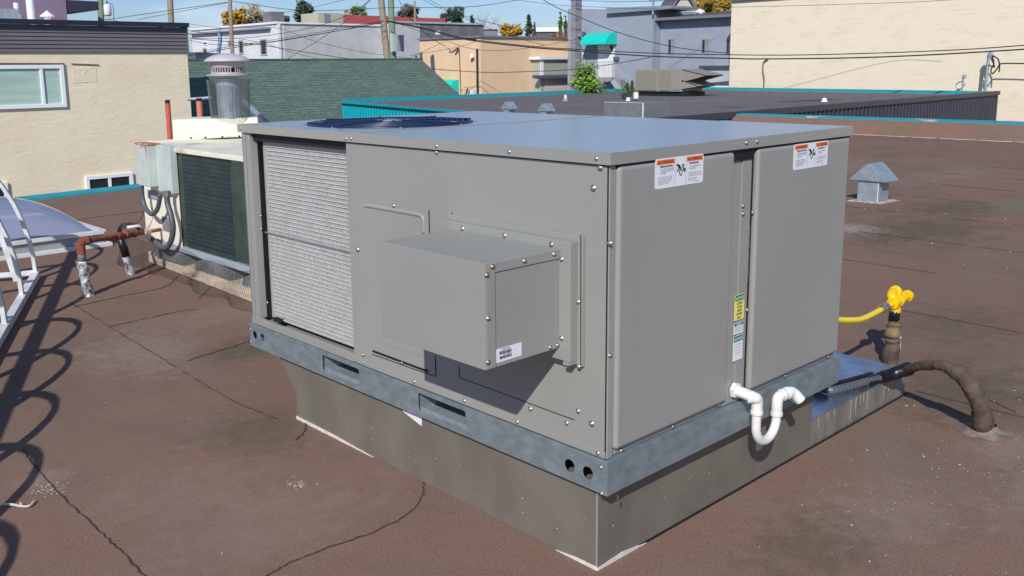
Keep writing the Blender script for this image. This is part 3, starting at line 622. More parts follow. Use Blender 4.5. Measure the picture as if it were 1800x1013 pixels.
rect_label('notice_label', (NX0, z4_), (NX1, z3_), WHITEL, [('band', (.74, .98, GREEN)), ('text', ('NOTICE', .007, .78, .5, WHITEL))]+[('text', (s, .004, .6-.13*i, .84, INKG)) for i, s in enumerate(('Disconnect power before', 'opening and replace all', 'panels after servicing', 'this equipment'))])
rect_label('notice_label', (NX0, z6_), (NX1, z5_), WHITEL, [('band', (.76, .985, GREEN)), ('text', ('NOTICE', .0125, .81, .86, WHITEL))]+[('text', (s, .0045, .64-.12*i, .7, INKG)) for i, s in enumerate(('Airflow settings', 'see wiring diagram', 'inside this panel', 'for fan speed'))])
# --- barcode label on the hood
bx0 = PL(872, 620, 1, hy0-.001).x; bx1 = PL(917, 610, 1, hy0-.001).x; bz0 = PL(872, 639, 1, hy0-.001).z; bz1 = PL(872, 615, 1, hy0-.001).z
bb = MB(); bb.box(bx0, bx1, hy0-.001, hy0, bz0, bz1); bl_ = part(bb, 'barcode_label', WHITEL, hood)
bc = MB(); bw = bx1-bx0; bh = bz1-bz0; x = bx0+.13*bw
while x < bx0+.6*bw:
    t_ = random.choice((.0006, .001, .0014)); bc.box(x, x+t_, hy0-.0014, hy0-.0009, bz0+.55*bh, bz0+.78*bh); bc.box(x+.0006, x+.0006+t_, hy0-.0014, hy0-.0009, bz0+.2*bh, bz0+.42*bh); x += t_+random.choice((.0008, .0012))
part(bc, 'barcode', INK, bl_)
part(merge(text_mb('CHSN 7041', .008, (bx0+.22*bw, hy0-.001, bz0+.83*bh), (1, 0, 0), (0, 0, 1), width=.3*bw), text_mb('4 B1 C2 40704', .007, (bx0+.25*bw, hy0-.001, bz0+.46*bh), (1, 0, 0), (0, 0, 1), width=.32*bw)), 'printed_text', INK, bl_, recalc=False)
# --- PVC condensate trap
ty = -.068
def T3(px, py, y=ty): return PL(px, py, 1, y)
tr = MB(); R_ = .0142
s0 = T3(1290, 685, -.003)
s1 = T3(1328, 697); s2 = T3(1331, 712)
up0 = T3(1329, 745); bot = T3(1345, 772); up1 = T3(1364, 742); e0 = T3(1367, 705); e1 = T3(1381, 697); e2 = T3(1399, 690); e3 = T3(1413, 706)
DX = (up1.x-up0.x)
xa = T3(1330, 730).x; xb = T3(1365, 730).x; zb = T3(1345, 774).z; rad = (xb-xa)/2
ztop = T3(1330, 700).z
path = [Vector((xa, ty, ztop-.01))]+[Vector((xa, ty, ztop-.03)), Vector((xa, ty, zb+rad))]+[Vector((xa+rad-rad*math.cos(a), ty, zb+rad-rad*math.sin(a))) for a in [math.pi*k/12 for k in range(1, 12)]]+[Vector((xb, ty, zb+rad)), Vector((xb, ty, T3(1367, 708).z))]
tr.tube(path, R_, 16)
trap = part(tr, 'drain_trap', PVC, U, smooth=True)
ft_ = MB(); rf_ = R_*1.22
zA = ztop+.004
ft_.tube(smooth_path([s0, Vector((xa-.016, ty*.93, zA+.001)), Vector((xa-.003, ty, zA-.008)), Vector((xa, ty, zA-.022)), Vector((xa, ty, zA-.052))], 5), rf_, 16)
part(ft_, 'pipe_fitting', PVC, trap, smooth=True, bevel=.001); ft_ = MB()
zB = T3(1371, 697).z
ft_.tube(smooth_path([Vector((xb, ty, zB-.055)), Vector((xb, ty, zB-.018)), Vector((xb+.006, ty, zB-.002)), Vector((xb+.022, ty-.002, zB+.003)), Vector((xb+.05, ty-.004, zB+.003))], 5), rf_, 16)
ft_.tube(smooth_path([Vector((xb+.045, ty-.004, zB+.003)), Vector((xb+.07, ty-.006, zB+.002)), Vector((xb+.085, ty-.014, zB-.008)), Vector((xb+.096, ty-.028, zB-.028))], 5), rf_*1.02, 16)
part(ft_, 'pipe_fitting', PVC, trap, smooth=True, bevel=.001)
for pa, pb, rr_, nn_ in ((Vector((xa, ty, zA-.046)), Vector((xa, ty, zA-.056)), rf_*1.1, 18), (Vector((xb, ty, zB-.048)), Vector((xb, ty, zB-.058)), rf_*1.1, 18), (s0, s0+Vector((0, -.012, 0)), R_*1.75, 6), (Vector((xa-.02, ty*.90, zA+.001)), Vector((xa-.029, ty*.74, zA+.001)), rf_*1.1, 18), (Vector((xb+.022, ty-.002, zB+.003)), Vector((xb+.032, ty-.003, zB+.003)), rf_*1.1, 18), (Vector((xb+.047, ty-.004, zB+.003)), Vector((xb+.056, ty-.005, zB+.003)), rf_*1.12, 18)):
    rings = MB(); rings.tube([pa, pb], rr_, nn_); part(rings, 'pipe_collar', PVC, trap)
part(text_mb('PVC 1 IN SCH 40', .009, (xa-.003, ty-R_-.0006, zb+rad+.066), (0, 0, -1), (1, 0, 0), width=.075), 'pipe_marking', REDINK, trap, recalc=False)

# ================================================================== ROOF CURB
C = empty('roof_curb', (0, 0, 0), 'brown grey sheet metal roof curb carrying the large grey unit', 'roof curb')
cx0, cy0, cx1 = .015, .042, 1.19
cm = MB()
YB = PL(522, 737, 0, cx0).y; YM = PL(520, 690, 0, cx0); YT = PL(487, 628, 0, cx0)
poly = [(cy0, 0), (YB, 0), (YM.y, YM.z), (YT.y, ZR0-.003), (cy0, ZR0-.003)]
cm.prism([(cx0, y, z) for y, z in poly], (cx1-cx0, 0, 0)); part(cm, 'curb_wall', CURBM, C, bevel=.0025)
en = MB(); en.box(cx0-.0012, cx0+.0, cy0-.0012, cy0+.005, .0, ZR0-.004); part(en, 'corner_fold', mat('fold_grey', rgb(150, 146, 138), .5), C)
pf = MB(); pf.box(cx1+.0005, 1.985, cy0+.004, 1.62, .0, .108); pt_ = part(pf, 'platform', mat('platform_side', rgb(146, 142, 134), .4, metal=.35, var=.16, vs=7, stretch=(2, 2, .5)), C, bevel=.002)
pf = MB(); pf.box(cx1+.0005, 1.99, cy0, 1.625, .109, .112); part(pf, 'platform_top', PLATM, C, bevel=.001)
def strip(ptsn, name, m, off, nrm):       # thin hanging sealant strip at the foot
    mb = MB(); nrm = Vector(nrm)*.003
    base = [Vector(p) for p in ptsn]; mb.prism(base, nrm); part(mb, name, m, C)
yv = lambda px, py: PL(px, py, 0, cx0-.001).y
a = yv(522, 738); m1 = yv(560, 757); c = yv(657, 802)
strip([(cx0-.001, a, .014), (cx0-.001, (a+c)/2, .013), (cx0-.001, c, .003), (cx0-.001, c, .001), (cx0-.001, a, .001)], 'sealant', SEAL, 0, (-1, 0, 0))
a = yv(978, 965)
strip([(cx0-.002, a, .002), (cx0-.002, a*.5+cy0*.5, .011), (cx0-.002, cy0-.002, .012), (cx0-.002, cy0-.002, .001), (cx0-.002, a, .001)], 'sealant', SEAL, 0, (-1, 0, 0))
xr = PL(1135, 960, 1, cy0-.001).x
strip([(cx0-.003, cy0-.0015, .008), ((xr+cx0)/2, cy0-.0015, .016), (xr, cy0-.0015, .003), (xr, cy0-.0015, .001), (cx0-.003, cy0-.0015, .001)], 'sealant', SEAL, 0, (0, -1, 0))
wv = MB(); ya = PL(708, 728, 0, cx0-.003).y; yb_ = PL(741, 742, 0, cx0-.003).y
wv.prism([(cx0-.003, ya, ZR0-.003), (cx0-.003, yb_, ZR0-.003), (cx0-.003, yb_, ZR0-.046), (cx0-.003, ya, ZR0-.022)], (.0015, 0, 0)); part(wv, 'paper_tag', WHITEL, C)
# dark gap under the curb edge on the sunlit front
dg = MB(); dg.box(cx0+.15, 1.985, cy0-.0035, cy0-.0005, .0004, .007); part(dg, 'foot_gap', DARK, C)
sk = MB()
for i in range(60):
    s = random.random(); r = random.uniform(.0007, .0018)
    if s < .5: y = random.uniform(cy0+.02, YB-.05); p0 = Vector((cx0-.0006, y, random.uniform(.01, .22))); sk.box(p0.x-.0004, p0.x, p0.y-r, p0.y+r, p0.z-r, p0.z+r)
    else: x = random.uniform(.05, 1.15); p0 = Vector((x, cy0-.0006, random.uniform(.01, .22))); sk.box(p0.x-r, p0.x+r, p0.y-.0004, p0.y, p0.z-r, p0.z+r*1.4)
for i in range(14): x = random.uniform(1.23, 1.95); sk.box(x, x+.0009, cy0+.003, cy0+.004, .02+random.random()*.06, .105)
part(sk, 'paint_flecks', mat('drip_grey', rgb(168, 162, 150), .6), C)
for q in ((610, 751), (653, 753), (655, 773), (767, 807), (720, 804), (918, 877), (919, 901), (979, 930)): screw(C, PL(*q, 0, cx0-.001), (-1, 0, 0), .0022)
for q in ((1078, 924), (1169, 875), (1247, 832)): screw(C, PL(*q, 1, cy0-.001), (0, -1, 0), .0025)

# ================================================================== YELLOW GAS LINE
G = empty('gas_pipe', (2.335, .262, 0), 'bright yellow gas pipe tee and hose on a taped brown post beside the grey unit', 'gas pipe')
Y = .262; yp = lambda x, y, yy=Y: PL(x, y, 1, yy)
mb = MB(); b0 = yp(1565, 642); b1 = yp(1571, 575); b2 = yp(1572, 545)
mb.tube(smooth_path([(b0.x, Y, -.002), (b0.x-.004, Y, .06), (b0.x+.004, Y, .10), (b0.x, Y, .13)], 5), [.036, .034, .034, .032, .031, .032, .036, .035, .032, .03, .03, .031, .033, .034, .03, .028], 14)
mb.jitter(.012, 22); post = part(mb, 'wrapped_post', MASTIC, G, smooth=True)
mb = MB(); mb.tube(smooth_path([(b0.x, Y, .13), (b0.x+.004, Y, .17), (b0.x+.012, Y, .20), (b0.x+.008, Y, .215)], 5), [.028, .031, .036, .034, .03, .028, .033, .034, .03, .026, .029, .031, .03, .027, .026, .025], 14); mb.jitter(.012, 22); part(mb, 'mastic_lump', OLIVE, post, smooth=True)
mb = MB(); mb.tube([(b0.x+.006, Y, .205), (b0.x+.008, Y, .24), (b0.x+.012, Y, .262)], [.025, .024, .022], 14); part(mb, 'tape_wrap', BLACKR, post, smooth=True)
mb = MB(); mb.box(b0.x+.014, b0.x+.029, Y-.031, Y-.02, .065, .14); part(mb, 'white_flap', SEAL, post, bevel=.004)
# horizontal tee towards the unit: from back right end to hose
H = lambda x, y: yp(x, y)
tp = Vector((b0.x+.012, Y, .292))
ax0 = H(1500, 562); 
mb = MB(); mb.tube([tp+Vector((0, 0, -.045)), tp+Vector((0, 0, .0))], .019, 16); mb.tube([tp+Vector((0, 0, -.046)), tp+Vector((0, 0, -.03))], .025, 16)
dirt = Vector((-.97, .0, -.055)).normalized(); back = tp-dirt*.135; fr_ = tp+dirt*.075
mb.tube([back, back+dirt*.004, back+dirt*.022], [.02, .027, .027], 16); mb.tube([back+dirt*.022, tp+dirt*.03], .021, 16); mb.tube([tp+dirt*.014, tp+dirt*.036], .0265, 16); mb.tube([tp+dirt*.03, fr_+dirt*.02], .0145, 14)
mb.tube([tp-dirt*.045, tp-dirt*.027], .0265, 16)
mb.tube(smooth_path([tp+Vector((0, .0, .0)), tp+Vector((-.010, .014, .020)), tp-dirt*.012+Vector((0, .026, .031)), tp-dirt*.04+Vector((0, .030, .030)), tp-dirt*.062+Vector((0, .030, .024))], 6), .0215, 16); mb.tube([tp-dirt*.046+Vector((0, .026, .036)), tp-dirt*.064+Vector((0, .026, .026))], .0275, 16)
mb.tube([tp-dirt*.06+Vector((0, .026, .028)), tp-dirt*.085+Vector((0, .012, .008)), tp-dirt*.1], .0205, 14)
part(mb, 'yellow_fitting', YPIPE, G, smooth=True, bevel=.002)
mb = MB(); mb.tube([fr_+dirt*.015, fr_+dirt*.05], .0205, 6); mb.tube([fr_+dirt*.05, fr_+dirt*.062], .018, 12); part(mb, 'hose_coupling', SCREW, G)
e = fr_+dirt*.065; hp = [e, yp(1518, 560, .25), yp(1496, 563, .25), yp(1466, 561, .26), yp(1425, 548, .28), yp(1380, 540, .3)]
mb = MB(); mb.tube(smooth_path(hp, 6), .0125, 12); part(mb, 'yellow_hose', YHOSE, G, smooth=True)
mb = MB(); o0 = tp+Vector((-.03, 0, .0)); mb.tube(smooth_path([o0, o0+Vector((-.04, .03, -.005)), o0+Vector((-.07, .04, -.03)), o0+Vector((-.075, .04, -.05))], 4), [.005, .007, .006, .004, .005, .008, .009, .006, .005, .004, .006, .009, .004], 6); part(mb, 'red_tag_string', mat('faded_red', rgb(190, 96, 70), .7), G)

# ================================================================== BLACK CONDUIT HOSE
K = empty('electrical_conduit', (1.79, -.336, 0), 'flexible conduit sealed in brown mastic arching from the roof onto the metal platform', 'conduit')
kp = lambda x, y, yy: PL(x, y, 1, yy)
A_ = [Vector((1.80, -.336, -.01)), kp(1727, 735, -.335), kp(1717, 700, -.325), kp(1700, 672, -.30), kp(1680, 653, -.27), kp(1652, 642, -.2), kp(1622, 643, -.12), kp(1592, 650, -.03)]
pp = smooth_path(A_, 6); n = len(pp)
mb = MB(); mb.tube(pp, [(.040-.021*min(1, i/n*1.25))*(1+random.uniform(-.1, .1)) for i in range(n)], 14); mb.jitter(.006, 22); part(mb, 'mastic_sleeve', MASTIC, K, smooth=True)
mb = MB(); mb.lathe((1.80, -.336, 0), [(.095, .001), (.07, .005), (.05, .012), (.038, .03)], 20); part(mb, 'base_flashing', mat('grey_mastic', rgb(124, 112, 102), .85, var=.3, vs=20, bump=.9, bs=30), K, smooth=True)
B_ = [A_[-1]+(A_[-2]-A_[-1])*.2, A_[-1], kp(1572, 657, .0), kp(1548, 664, .05), kp(1520, 674, .07)]
mb = MB(); mb.tube(smooth_path(B_, 4), [.024, .027, .024, .028, .025, .028, .024, .027, .026, .024, .025, .026, .024, .022, .023, .022, .02], 12); part(mb, 'tape_wrap', BLACKR, K, smooth=True)
E0 = kp(1545, 665, .05)
Pz = smooth_path([E0, kp(1520, 675, .068), kp(1490, 685, .09), kp(1458, 690, .12), kp(1430, 688, .2)], 10)
Pz = [Vector((p.x, p.y, max(p.z, .130))) for p in Pz]
mb = MB(); mb.tube(Pz, [.0165 if i % 2 else .0145 for i in range(len(Pz))], 12); part(mb, 'flexible_conduit', HOSEG, K)
mb = MB(); mb.tube([p+Vector((.0, .03, .008)) for p in Pz], .012, 10); part(mb, 'black_cable', BLACKR, K, smooth=True)

# ================================================================== RIGHT VENT
def gable_vent(name, label, x0, x1, y0, y1, h, eav, roofh, ov, m, group=None):
    e = empty(name, (x0, y0, 0), label, 'roof vent', group)
    mb = MB(); mb.box(x0, x1, y0, y1, 0, h); part(mb, 'vent_body', m, e, bevel=.003)
    ym = (y0+y1)/2; mb = MB(); a = y0-ov; b_ = y1+ov; z = h-eav
    mb.prism([(x0-ov*.3, a, z), (x0-ov*.3, b_, z), (x0-ov*.3, ym+.02, z+roofh), (x0-ov*.3, ym-.02, z+roofh)], (x1-x0+ov*.6, 0, 0)); part(mb, 'vent_cap', m, e, bevel=.002)
    return e
gv = gable_vent('roof_vent', 'galvanised box vent with gable cap standing on the brown roof at right', 7.13, 7.37, 2.53, 2.74, .235, .02, .165, .085, ZINC)
mb = MB(); mb.grid(lambda u, v: (7.05+.40*u+.012*math.sin(v*25), 2.44+.38*v+.012*math.sin(u*31), .003+.014*abs(math.sin(u*17)*math.sin(v*13))*(1 if 0 < u < 1 and 0 < v < 1 else 0)), 14, 14); part(mb, 'vent_flange', mat('crusty_flange', rgb(150, 132, 120), .9, col2=rgb(200, 192, 182), vs=26, lo=.48, hi=.58, bump=.8, bs=40, bd=.02), gv)
mb = MB(); mb.box(7.1275, 7.136, 2.5275, 2.536, .0, .212); part(mb, 'corner_seam', WFRAME, gv)

# ================================================================== WHITE CAGE LYING ON THE ROOF
KA = Vector((.394, .919, 0)); KN = Vector((.919, -.394, 0)); N0 = -1.905; RW = .57; RH = .91
cg = empty('safety_cage', tuple(KA*2+KN*(N0-RW)), 'white ladder safety cage of flat hoops lying on its side at the left', 'ladder cage')
def cpt(t, ph, s=1.): return KA*t+KN*(N0-RW+RW*s*math.cos(ph))+Vector((0, 0, .03+RH*s*math.sin(ph)))
def flat(pts, wd, th, sidev):
    mb = MB()
    for i in range(len(pts)-1): 
        a, b = Vector(pts[i]), Vector(pts[i+1]); d = (b-a).normalized(); s = (Vector(sidev)-d*Vector(sidev).dot(d)).normalized()*wd/2; u = s.cross(d).normalized()*th/2
        mb.prism([a-s-u-d*.001, a+s-u-d*.001, a+s+u-d*.001, a-s+u-d*.001], (b-a)+d*.002)
    return mb
TS = [4.68, 4.0, 3.32, 2.385, 1.75, 1.095, .485, -.15, -.8]
for t in TS: part(flat([cpt(t, math.pi*k/22) for k in range(23)], .052, .022, KA), 'hoop', WFRAME, cg)
for nn in (N0, N0-2*RW):
    mb = MB(); a = KA*TS[-1]+KN*nn; b_ = KA*TS[0]+KN*nn
    mb.bar(a+Vector((0, 0, .03)), b_+Vector((0, 0, .03)), .045, .045); part(mb, 'side_rail', WFRAME, cg, bevel=.003)
part(flat([cpt(TS[-1], math.pi/2), cpt(2, math.pi/2), cpt(TS[0], math.pi/2)], .075, .008, KN), 'strap', WFRAME, cg)
def onplane(px, py, t):
    d = ray(px, py); return CAM+d*((t-CAM.dot(KA))/d.dot(KA))
mb = MB(); mb.bar(onplane(31, 495, 4.66), onplane(0, 403, 4.66), .045, .02, KA); mb.bar(onplane(0, 403, 4.66), onplane(-22, 350, 4.66), .045, .02, KA); part(mb, 'brace', WFRAME, cg)
for t in (4.68,):
    mb = MB(); mb.bar(KA*t+KN*N0+Vector((0, 0, .045)), KA*t+KN*(N0-2*RW)+Vector((0, 0, .045)), .04, .03); part(mb, 'cross_bar', WFRAME, cg, bevel=.003)

# ================================================================== SKYLIGHT
SK = empty('skylight', (.2, 6.6, 0), 'domed bluish acrylic skylight in a pale metal frame behind the white cage', 'skylight')
sx0, sx1, sy0, sy1 = -.62, .87, 5.92, 7.35
mb = MB(); mb.box(sx0-.05, sx1+.05, sy0-.05, sy1+.05, 0, .03); part(mb, 'skylight_flashing', WFRAME, SK, bevel=.004)
mb = MB(); mb.box(sx0, sx1, sy0, sy1, .03, .10); part(mb, 'skylight_curb', GREYM, SK, bevel=.004)
mb = MB()
for (a, b_) in (((sx0, sy0), (sx1, sy0)), ((sx1, sy0), (sx1, sy1)), ((sx1, sy1), (sx0, sy1)), ((sx0, sy1), (sx0, sy0))):
    mb.bar((*a, .115), (*b_, .115), .05, .03)
part(mb, 'frame_rail', WFRAME, SK, bevel=.003)
m, t, p = node_mat('acrylic_dome'); p.inputs['Base Color'].default_value = rgb(158, 164, 190); p.inputs['Roughness'].default_value = .12; p.inputs['Specular IOR Level'].default_value = .8
p.inputs['Alpha'].default_value = .82; p.inputs['Coat Weight'].default_value = .5
def dome(u, v):
    x = sx0+.05+(sx1-sx0-.1)*u; y = sy0+.05+(sy1-sy0-.1)*v; return (x, y, .125+.27*(max(0, 16*u*(1-u)*v*(1-v)))**.55)
mb = MB(); mb.grid(dome, 24, 24); part(mb, 'dome', m, SK, smooth=True)
mb = MB(); mb.box(sx0+.06, sx1-.06, sy0+.06, sy1-.06, .1, .104); part(mb, 'shaft', mat('shaft_mauve', rgb(150, 120, 140), .6), SK)

# ================================================================== RUSTY GAS PIPE ON SILVER POSTS
RP = empty('rusty_gas_pipe', (.171, 4.317, 0), 'rusty red gas pipe on a silver wrapped post running to the old cream unit', 'gas pipe')
Yp = 4.317; g0 = PL(155, 520, 1, Yp); g1 = PL(150, 424, 1, Yp); g2 = PL(245, 410, 1, Yp); g3 = PL(281, 404, 0, .84)
mb = MB(); mb.tube(smooth_path([(g0.x, Yp, -.01), (g0.x-.005, Yp, .06), (g0.x-.012, Yp, .13), (g0.x-.015, Yp, .22)], 5), [.043, .037, .033, .032, .034, .030, .032, .029, .032, .030, .031, .028, .030, .029, .027, .026], 14); mb.jitter(.012, 22); part(mb, 'silver_wrap', ALUF, RP, smooth=True)
mb = MB(); mb.tube([(g0.x-.015, Yp, .22), (g0.x-.017, Yp, .30)], .0235, 12); part(mb, 'bare_pipe', CONC, RP, smooth=True)
mb = MB(); zt = g1.z+.0
mb.tube([(g0.x-.017, Yp, .29), (g0.x-.017, Yp, zt-.05)], .0195, 12); mb.tube(smooth_path([(g0.x-.017, Yp, zt-.075), (g0.x-.017, Yp, zt-.03), (g0.x-.005, Yp, zt-.003), (g0.x+.03, Yp, zt)], 5), .027, 12)
e3 = Vector((.845, g3.y, g3.z)); e0_ = Vector((g0.x+.015, Yp, zt)); LP = lambda k: e0_.lerp(e3, k)
mb.tube([LP(0), LP(.8)], .017, 12); mb.tube([LP(.38), LP(.44)], .024, 10); mb.tube([LP(.49), LP(.54)], .026, 10); mb.tube([LP(.54), LP(.62)], .0215, 10); mb.tube([LP(.60), LP(.64)], .024, 10)
part(mb, 'rusty_pipe', RUST, RP, smooth=True, bevel=.001)
mb = MB(); mb.tube([LP(.74), LP(.83)], .0225, 12); part(mb, 'pale_coupling', TIMB, RP)
mb = MB(); mb.tube([LP(.83), LP(1)], .013, 10); part(mb, 'rusty_nipple', RUSTO, RP, smooth=True)
SP = empty('service_post', (.6, 4.72, 0), 'leaning black and silver wrapped post with cable beside the rusty gas pipe', 'cable riser')
h0 = Vector((.6, 4.72, 0)); h1 = PL(222, 450, 1, 4.72); h2 = PL(211, 417, 1, 4.72)
mb = MB(); mb.tube(smooth_path([h0+Vector((.004, 0, -.01)), h0.lerp(h1, .4), h1], 6), [.030, .031, .028, .028, .026, .027, .028, .027, .026, .026, .026, .026, .026], 12); mb.jitter(.012, 22); part(mb, 'silver_wrap', ALUF, SP, smooth=True)
mb = MB(); mb.tube([h1, h2], .027, 12); part(mb, 'black_sleeve', BLACKR, SP, smooth=True)
mb = MB(); mb.tube(smooth_path([h2, PL(211, 403, 1, 4.78), PL(220, 396, 1, 4.86), PL(238, 397, 1, 4.92), PL(258, 411, 1, 4.97), PL(282, 428, 1, 4.99)], 6), .017, 10); part(mb, 'black_cable', BLACKR, SP, smooth=True)
mb = MB(); mb.tube([PL(224, 400, 1, 4.60), PL(244, 397, 1, 4.62), PL(248, 401, 1, 4.62)], .010, 8); part(mb, 'white_conduit', PVC, SP, smooth=True)

# ================================================================== OLD CREAM UNIT
OX = .85; OY0, OY1 = 2.75, 5.03; OZ0, OZ1 = .20, .868
O = empty('old_rooftop_unit', (OX, 4, .1), 'old cream rooftop air conditioner with dark green coil behind the new grey unit', 'air conditioner')
mb = MB(); mb.box(OX+.02, 1.95, OY0, OY1-.01, OZ0, OZ1-.03); part(mb, 'cabinet', CREAM, O, bevel=.005)
mb = MB(); mb.box(OX-.012, 1.96, OY0-.01, OY1, OZ1-.032, OZ1); mb.box(OX+.05, 1.9, 4.9, OY1-.03, OZ1, OZ1+.012); part(mb, 'lid', CREAMT, O, bevel=.004)
cy_l = PL(304, 300, 0, OX).y
mb = MB(); mb.box(OX, OX+.02, cy_l, OY1-.01, OZ0, OZ1-.033); mb.box(OX-.006, OX, PL(312, 300, 0, OX).y, PL(300, 300, 0, OX).y, OZ0-.01, OZ1-.033); part(mb, 'end_panel', CREAM, O, bevel=.002)
yc = PL(312, 300, 0, OX).y
mb = MB(); mb.box(OX+.006, OX+.0195, OY0, yc, OZ0+.01, OZ1-.05); co = part(mb, 'old_coil', COILG, O)
mb = MB(); mb.box(OX+.0035, OX+.0055, OY0, yc-.0, OZ0+.01, OZ1-.05)
part(mb, 'dark_patch', DARK, co) if False else None
mb = MB()
for i in range(34): z = OZ0+.02+i*.019; mb.box(OX+.0045, OX+.006, OY0, yc, z, z+.004)
part(mb, 'coil_fins', mat('green_fin', rgb(68, 84, 74), .5, var=.2, vs=20), co)
yd = PL(404, 330, 0, OX).y; ye = yc-.07
mb = MB(); mb.box(OX+.0028, OX+.0044, yd, ye, OZ0+.01, OZ1-.05); cb2 = part(mb, 'dark_coil_area', mat('coil_dark', rgb(44, 60, 60), .6, var=.2, vs=7), co)
mb = MB()
for i in range(22): z = OZ0+.04+i*.029; mb.box(OX+.0018, OX+.0027, yd, ye, z, z+(.006 if i % 4 else .013))
part(mb, 'coil_lines', mat('coil_line', rgb(32, 44, 46), .6), co)
# hood box standing on the lid
hf0 = Vector((1.09, 4.985, OZ1+.012)); hd_ = Vector((math.cos(math.radians(-23)), math.sin(math.radians(-23)), 0)); hb_ = Vector((math.cos(math.radians(64)), math.sin(math.radians(64)), 0))
hz = PL(300, 211, 1, 4.985).z
HB = empty('duct_box', tuple(hf0), 'plain cream sheet metal box standing on the old unit under the flue', 'duct box')
mb = MB(); Lh = .60; mb.prism([hf0, hf0+hd_*Lh, hf0+hd_*Lh+hb_*.34, hf0+hb_*.34], (0, 0, hz-hf0.z)); part(mb, 'box_body', CREAM, HB, bevel=.004)
mb = MB(); u0 = hf0-hd_*.004-hb_*.006; mb.prism([u0, u0+hd_*(Lh+.008), u0+hd_*(Lh+.008)+hb_*.004, u0+hb_*.004], (0, 0, .012)); bf = part(mb, 'bottom_flange', CREAMT, HB)
for s_ in (.12, .22, .34, .46, .54): screw(HB, hf0+hd_*s_-hb_*.006+Vector((0, 0, .006)), -hb_, .006, DARK)
# flue with cap and mesh
D_ = 6.86; fcn = P(405, 199, D_); fz = hz
FL = empty('flue_vent', (fcn.x, fcn.y, fz), 'round metal flue with domed cap and wire mesh sleeve on the cream box', 'flue')
s = D_/F
def zz2(py): return P(405, py, D_).z
mb = MB(); mb.lathe((fcn.x, fcn.y, 0), [(21*s, fz), (21*s, zz2(137))], 24); part(mb, 'flue_pipe', ZINC, FL, smooth=True)
mb = MB(); c = (fcn.x, fcn.y, 0)
mb.lathe(c, [(24*s, zz2(136)), (37*s, zz2(133)), (37*s, zz2(131)), (29*s, zz2(130)), (28*s, zz2(127))], 28); part(mb, 'lower_ring', mat('ring_grey', rgb(176, 170, 168), .5), FL, smooth=False)
mb = MB()
for k in range(40):
    if k % 10 == 9: continue
    a = 2*math.pi*k/40; q = Vector((math.cos(a), math.sin(a), 0)); mb.bar(Vector(c)+q*28*s+Vector((0, 0, zz2(128))), Vector(c)+q*28*s+Vector((0, 0, zz2(118))), .008, .003, q)
mb.lathe(c, [(28*s, zz2(129)), (28*s, zz2(127))], 28); mb.lathe(c, [(28*s, zz2(119)), (29*s, zz2(117)), (29*s, zz2(107)), (27*s, zz2(106))], 28)
part(mb, 'slotted_collar', mat('warm_grey_collar', rgb(178, 170, 168), .5, var=.06), FL)
mb = MB(); mb.lathe(c, [(24*s, zz2(130)), (24*s, zz2(110))], 24); part(mb, 'inner_core', DARK, FL)
mb = MB(); mb.lathe(c, [(0.001, zz2(94)), (10*s, zz2(94.5)), (22*s, zz2(97)), (32*s, zz2(101)), (38.5*s, zz2(106)), (39.5*s, zz2(108)), (38*s, zz2(108.6)), (0.001, zz2(106))], 32); part(mb, 'domed_cap', mat('warm_cap_grey', rgb(198, 195, 198), .35, var=.05), FL, smooth=True)
mb = MB(); nm = 44; zb_, ztp = fz+.002, zz2(140)
for k in range(nm):
    a = 2*math.pi*k/nm; q = Vector((math.cos(a), math.sin(a), 0)); mb.bar(Vector(c)+q*33*s+Vector((0, 0, zb_)), Vector(c)+q*36.5*s+Vector((0, 0, ztp)), .0024, .0024)
for k in range(30):
    z = zb_+(ztp-zb_)*k/29; r_ = (33+3.5*k/29)*s; mb.tube([(c[0]+r_*math.cos(2*math.pi*j/28), c[1]+r_*math.sin(2*math.pi*j/28), z) for j in range(29)], .0012, 4, False)
part(mb, 'mesh_sleeve', mat('mesh_wire', rgb(120, 122, 124), .5, metal=.4), FL)
# switch boxes on the end panel
SB = empty('switch_box', (.74, 4.85, .5), 'rust stained pale grey disconnect switch box on the old cream unit', 'electrical box')
ax_ = .735; RS = mat('rust_streaks', rgb(196, 116, 60), .85, col2=rgb(200, 180, 150), vs=30, lo=.5, hi=.62)
ax_ = .735; ya0 = PL(261, 300, 0, ax_).y; ya1 = PL(241, 300, 0, ax_).y; za0 = PL(261, 329, 0, ax_).z; za1 = PL(261, 254, 0, ax_).z
mb = MB(); mb.box(ax_, OX-.03, ya0, ya1, za0, za1-.01); part(mb, 'box_body', BOXG, SB, bevel=.004)
mb = MB(); mb.box(ax_-.004, OX-.02, ya0-.006, ya1+.004, za1-.01, za1); part(mb, 'box_lid', mat('rusty_lid', rgb(190, 110, 60), .8, col2=rgb(190, 190, 178), vs=14, lo=.5, hi=.6), SB, bevel=.002)
yb0 = PL(300, 300, 0, .80).y; yb1 = PL(275, 300, 0, .80).y; zb0 = PL(285, 338, 0, .8).z; zb1 = PL(285, 256, 0, .8).z
mb = MB(); mb.box(.80, OX-.0, yb0, yb1, zb0, zb1); part(mb, 'side_box', BOXG, SB, bevel=.004)
mb = MB(); mb.box(.80-.003, .80, yb0+.01, yb1-.005, zb0+.01, zb1-.045); part(mb, 'box_cover', BOXG, SB, bevel=.001)
def w2(x, y, pl=.77): return PL(230+x/3.27, 230+y/3.27, 0, pl)
mb = MB()
for (u_, h_, w_) in ((.02, .16, .012), (.035, .07, .01), (.10, .03, .014), (.2, .02, .02), (.3, .03, .015)): yy = ya0+u_*.3; mb.prism([(ax_-.001, yy, za1-.012), (ax_-.001, yy+w_, za1-.012), (ax_-.001, yy+w_*.55, za1-.012-h_), (ax_-.001, yy+w_*.35, za1-.012-h_)], (.0008, 0, 0))
